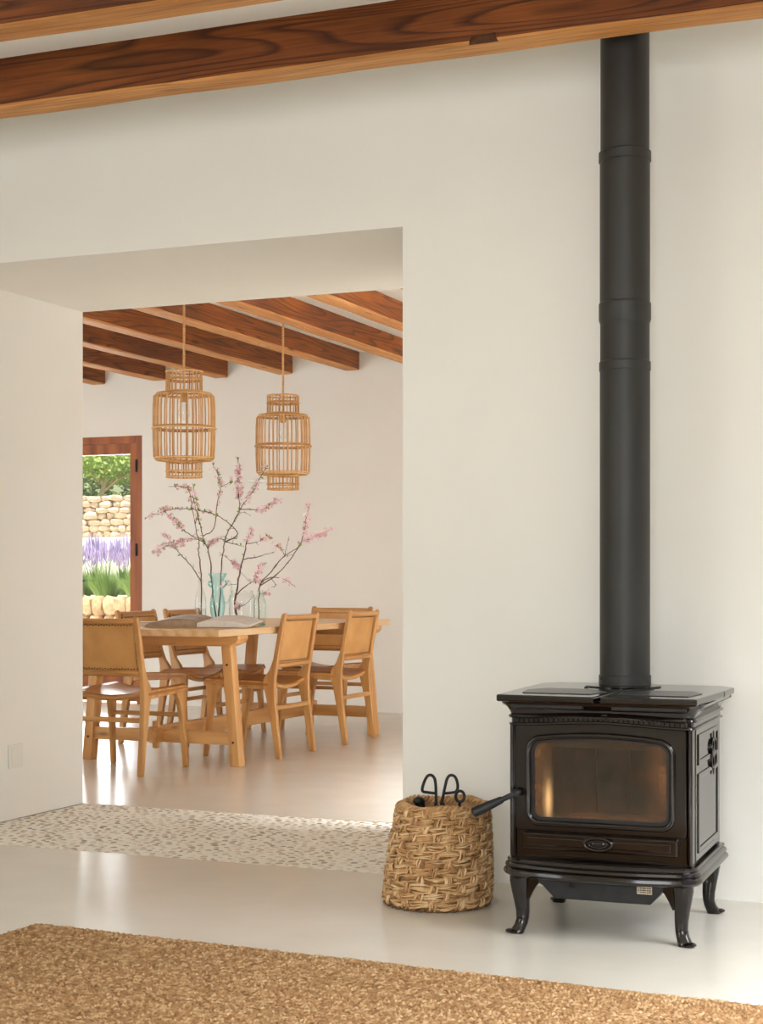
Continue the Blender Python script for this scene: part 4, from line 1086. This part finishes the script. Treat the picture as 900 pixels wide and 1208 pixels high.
# ------------------------------------------------------------------ rattan lamps
def make_lamp():
    root = empty('pendant_lamp')
    # z measured from the lamp bottom
    zb = [0.0, .088, .102, .470, .482, .602]
    RB, RN, RL = .170, .100, .099
    prng = random.Random(9)
    barrel = MB().tube([(RB - .012, 0, zb[2]), (RB - .001, 0, zb[2] + .012), (RB + .003, 0, .20), (RB + .004, 0, .29), (RB + .003, 0, .40), (RB - .001, 0, zb[3] - .008), (RB - .010, 0, zb[3])], .0040, 5).mesh('splint', 'rattan', 60)
    neck = MB().tube([(RN + .002, 0, zb[4]), (RN, 0, zb[5])], .0036, 5).mesh('neck_splint', 'rattan', 60)
    low = MB().tube([(RL, 0, zb[0]), (RL, 0, zb[1])], .0036, 5).mesh('collar_splint', 'rattan', 60)
    spoke = MB().tube([(RN, 0, 0), (RB - .012, 0, -.010)], .0034, 5).mesh('spoke', 'rattan', 60)
    for i in range(34):
        linked('splint', barrel, root, (0, 0, 0), (0, 0, R(360 * i / 34 + prng.gauss(0, 1.6))), (1 + prng.gauss(0, .006), 1, 1))
    for i in range(26):
        linked('neck_splint', neck, root, (0, 0, 0), (0, 0, R(360 * i / 26 + prng.gauss(0, 1.6))))
        linked('collar_splint', low, root, (0, 0, 0), (0, 0, R(360 * i / 26 + prng.gauss(0, 1.6))))
        linked('spoke', spoke, root, (0, 0, zb[4]), (0, R(0), R(360 * i / 26 + 5)))
        linked('spoke', spoke, root, (0, 0, zb[1] + .002), (R(180), 0, R(360 * i / 26 + 5)))
    def hoop(r, z, name='hoop', t=.0046): MB().tube([(r * math.cos(a), r * math.sin(a), z) for a in np.linspace(0, 2 * math.pi, 49)[:-1]], t, 6, closed=True).build(name, 'rattan', root, 60)
    for r, z in ((RL + .003, .003), (RL + .004, .035), (RL + .003, zb[1]), (RB - .012, zb[2] - .002), (RB - .002, zb[2] + .008), (RB + .012, .278), (RB + .004, .287), (RB - .010, zb[3]), (RB - .015, zb[3] + .006), (RN + .004, zb[4] + .006), (RN + .004, .555), (RN - .004, .562), (RN + .003, zb[5])):
        hoop(r, z)
    MB().span((-RN, -.006, zb[5] - .004), (RN, .006, zb[5] + .002)).build('cross_bar', 'rattan', root, 0, .002)
    # twisted cord
    top = DZ - 1.592
    c = MB()
    for s in range(2):
        n = 260; c.tube([(.0035 * math.cos(k * .55 + s * math.pi), .0035 * math.sin(k * .55 + s * math.pi), .47 + (top - .47) * k / n) for k in range(n + 1)], .0046, 5)
    c.build('cord', 'rope', root, 60)
    MB().lathe([(.012, .0), (.020, .004), (.020, .06), (.008, .075)], 16, (0, 0, .43), True).build('bulb_holder', 'rattan', root, 40)
    bb = MB(); bb.lathe([(.001, -.105), (.018, -.10), (.030, -.08), (.033, -.055), (.026, -.028), (.014, -.008), (.013, .004)], 18, (0, 0, .43)); bb.build('bulb', 'glass_clear', root, 60)
    MB().lathe([(.04, top - .022), (.045, top - .002), (.045, top)], 20).build('ceiling_rose', 'white_plastic', root, 40)
    return root
lp = make_lamp()
lp.location = (-2.5, 2.90, 1.592); lp.rotation_euler = (0, 0, .2); tag(lp, 'bamboo cage pendant lamp hanging above the near half of the table', 'lamp', 'bamboo pendant lamps')
l2_ = copy_tree(lp); l2_.location = (-2.5, 4.18, 1.588); l2_.rotation_euler = (0, 0, 1.3); tag(l2_, 'bamboo cage pendant lamp hanging above the far half of the table', 'lamp', 'bamboo pendant lamps')

# ------------------------------------------------------------------ garden beyond the door
gx0, gx1 = -19.0, 2.5
struct(MB().span((-10, DY1 + .25, -.2), (1.5, 7.5, -.02)), 'pavement_terrace', 'gravel_ground', 'pale terrace paving outside the glass door', 'paving')
# planter wall of upright stones
pw = empty('planter_wall', (0, 7.55, 0)); tag(pw, 'low rough stone planter wall just outside the glass door', 'stone wall')
MB().span((-9.0, .06, -.1), (-3.6, .20, .78)).build('wall_core', 'stone_warm', pw, 0)
def stone_mesh(seed, mat, flat=1.0):
    rn_ = random.Random(seed); m = MB(); seg, rg = 9, 6
    m.ball((0, 0, 0), .5, seg, rg)
    vs_ = []
    for p in m.v:
        v = Vector(p); q = Vector([math.copysign(min(.5, abs(c) * 1.28) , c) for c in v])
        q += Vector((mnoise.noise(v * 2.3 + Vector((seed, 0, 0))), mnoise.noise(v * 2.3 + Vector((0, seed, 0))), mnoise.noise(v * 2.3 + Vector((0, 0, seed))))) * .13
        vs_.append(q)
    m.v = [tuple(q) for q in vs_]
    return m.mesh('stone', mat, 50)
sw = [stone_mesh(k + 1, 'stone_warm') for k in range(6)]; sp2 = [stone_mesh(k + 20, 'stone_pale') for k in range(6)]
srn = random.Random(8)
for (z0, z1) in ((.0, .22), (.22, .47), (.47, .67), (.67, .85)):
    x = -8.3
    while x < -4.2:
        w = srn.uniform(.07, .15)
        linked('stone', srn.choice(sw), pw, (x + w / 2, .03 + srn.uniform(-.02, .02), (z0 + z1) / 2), (0, 0, srn.uniform(-.1, .1)), (w * 1.04, .16, (z1 - z0) * 1.03 * srn.uniform(.96, 1.04)))
        x += w
# rising ground
def ground_z(y): 
    return .80 + max(0, y - 7.8) * .0957
n = 14; gm2 = MB(); ys = np.linspace(7.75, 17.6, n)
vs_ = []; 
for y in ys: vs_ += [(gx0, y, ground_z(y)), (gx1, y, ground_z(y))]
gm2.add(vs_, [(2 * i, 2 * i + 1, 2 * i + 3, 2 * i + 2) for i in range(n - 1)]); struct(gm2, 'ground_garden', 'gravel_ground', 'pale gravel ground sloping up behind the lavender', 'ground')
def hill_z(x, y): return 2.0 + (y - 17.4) * .10 + max(0, y - 21.5) * .5 + .25 * mnoise.noise(Vector((x * .3, y * .3, 1)))
hm = MB(); nx_, ny_ = 30, 24; vs_ = []
for j in range(ny_ + 1):
    for i in range(nx_ + 1):
        x = -40 + 46 * i / nx_; y = 17.4 + 34 * (j / ny_) ** 1.3
        vs_.append((x, y, hill_z(x, y)))
hm.add(vs_, [(j * (nx_ + 1) + i, j * (nx_ + 1) + i + 1, (j + 1) * (nx_ + 1) + i + 1, (j + 1) * (nx_ + 1) + i) for j in range(ny_) for i in range(nx_)])
struct(hm, 'hill', 'hillside', 'green scrubby hillside rising behind the garden', 'hillside', 60)
# dry stone wall
dw = empty('dry_stone_wall', (-12.0, 17.0, 1.66)); dw.rotation_euler = (0, 0, R(12)); tag(dw, 'pale dry stone garden wall beyond the lavender', 'stone wall')
MB().span((-3.2, .08, -.2), (3.2, .40, .60)).build('wall_core', 'stone_pale', dw, 0)
z = 0.0
for r_ in range(7):
    h = srn.uniform(.085, .115); x = -2.0
    while x < 2.0:
        w = srn.uniform(.11, .24)
        linked('stone', srn.choice(sp2), dw, (x + w / 2, .02 + srn.uniform(-.03, .03), z + h / 2 + srn.uniform(-.008, .008)), (srn.uniform(-.1, .1), srn.uniform(-.08, .08), srn.uniform(-.2, .2)), (w * 1.03, .2, h * 1.08))
        x += w
    z += h * .97
# lavender
def blades(mb, c, n, h, spread, w, rn_, up=1.0):
    tips = []
    for k in range(n):
        a = rn_.uniform(0, 6.28); s = rn_.uniform(0, 1) ** .6 * spread
        b = Vector(c) + Vector((math.cos(a) * s * .35, math.sin(a) * s * .35, 0)); t = Vector(c) + Vector((math.cos(a) * s, math.sin(a) * s, h * rn_.uniform(.75, 1.1) * (1 - .35 * (s / spread) ** 2)))
        e = Vector((-math.sin(a + 1), math.cos(a + 1), 0)) * w; mid = b.lerp(t, .55) + Vector((0, 0, h * .08))
        mb.add([b - e * .6, b + e * .6, mid + e, t, mid - e], [(0, 1, 2, 3, 4)]); tips.append((b, t))
    return tips
lrn = random.Random(14)
WORD = ['first', 'second', 'third', 'fourth', 'fifth', 'sixth', 'seventh']
for row, (yy, xa) in enumerate(((7.99, -7.20), (8.45, -7.62))):
    for k in range(7):
        x = xa + k * .33 + lrn.uniform(-.02, .02); gz = ground_z(yy) - .02
        lv = empty('lavender_plant', (x, yy, gz))
        tag(lv, 'lavender bush in the %s row behind the planter wall, %s from the door hinge side' % (('front', 'rear')[row], WORD[6 - k]), 'lavender', 'lavender row outside the door')
        g = MB(); blades(g, (0, 0, 0), 560, .29, .20, .0034, lrn); g.build('foliage', 'lavender_leaf', lv, 0)
        s_ = MB(); fl2 = MB()
        for (b, t) in blades(s_, (0, 0, .1), 60, .40, .165, .0018, lrn):
            d_ = (t - b).normalized(); fl2.tube([t - d_ * .02, t + d_ * .03, t + d_ * .08, t + d_ * .11], [.002, .0065, .0055, .002], 5)
        s_.build('flower_stems', 'lavender_leaf', lv, 0); fl2.build('flower_spikes', 'lavender_flower', lv, 0)
# trees and shrubs
def leaf_cloud(mb, c, rad, n, size, rn_):
    for k in range(n):
        v = Vector((rn_.gauss(0, 1), rn_.gauss(0, 1), rn_.gauss(0, 1))).normalized() * rn_.uniform(.35, 1) ** .5
        p = Vector(c) + Vector((v.x * rad[0], v.y * rad[1], v.z * rad[2]))
        d_ = Vector((rn_.gauss(0, 1), rn_.gauss(0, 1), rn_.gauss(0, 1))).normalized(); e = d_.orthogonal().normalized(); s = size * rn_.uniform(.6, 1.3)
        mb.add([p, p + d_ * s * .5 + e * s * .25, p + d_ * s, p + d_ * s * .5 - e * s * .25], [(0, 1, 2, 3)])
def tree(px, d, zbase, hgt, rad, mat, lab, name, size, n, seed, trunk=True, lean=.2):
    p = at_depth(px, 600, d); rn_ = random.Random(seed); zbase = hill_z(p.x, p.y) - .05; root = empty(name, (p.x, p.y, zbase)); tag(root, lab, 'tree' if trunk else 'shrub')
    if trunk:
        t = MB(); t.tube([(0, 0, -.3), (.03, 0, hgt * .25), (lean * .5, .05, hgt * .45), (lean, .05, hgt * .75)], [.07, .055, .04, .02], 8)
        for k in range(7):
            a = k * 1.1; t.tube([(lean * .3, .03, hgt * (.3 + .04 * k)), (lean * .3 + .4 * rad[0] * math.cos(a), .4 * rad[1] * math.sin(a), hgt * (.5 + .05 * k)), (lean * .3 + .8 * rad[0] * math.cos(a), .8 * rad[1] * math.sin(a), hgt * (.62 + .05 * k))], [.025, .018, .008], 6)
        t.build('trunk', 'stone_warm', root, 60)
    m = MB()
    for k in range(9 if trunk else 6):
        a = rn_.uniform(0, 6.28); q = rn_.uniform(.1, .7)
        leaf_cloud(m, (math.cos(a) * rad[0] * q + lean * .8, math.sin(a) * rad[1] * q, hgt * (.75 if trunk else .5) + rn_.uniform(-.4, .4) * rad[2]), (rad[0] * .5, rad[1] * .5, rad[2] * .5), n, size, rn_)
    m.build('crown', mat, root, 0)
tree(117, 29.0, 2.25, 1.15, (.85, .8, .42), 'tree_leaf', 'small bright green tree above the dry stone wall', 'garden_tree', .09, 260, 1)
SH = [(94, 30.6, 2.9, .7), (126, 32.4, 3.0, .7), (160, 30.9, 2.7, .75), (205, 34, 3.0, .9), (46, 34, 3.1, .9), (104, 35.0, 4.3, .85), (146, 38.8, 4.4, 1.05), (205, 37.5, 4.2, 1.0), (50, 37.5, 4.4, 1.0)]
SHL = ['low shrub on the hillside close behind the small tree', 'rounded shrub on the hillside above the middle of the stone wall', 'low shrub on the hillside beside the door frame', 'hillside shrub hidden mostly by the door stile',
       'hillside shrub mostly behind the jamb of the opening', 'higher hillside shrub above the small tree', 'higher hillside shrub near the door head', 'higher hillside shrub past the door stile', 'higher hillside shrub past the opening jamb']
for k, (px, d, z, h) in enumerate(SH):
    tree(px, d, z, h, (h, h, h * .6), 'shrub_leaf', SHL[k], 'hillside_shrub', .11, 420, 50 + k, False, 0)
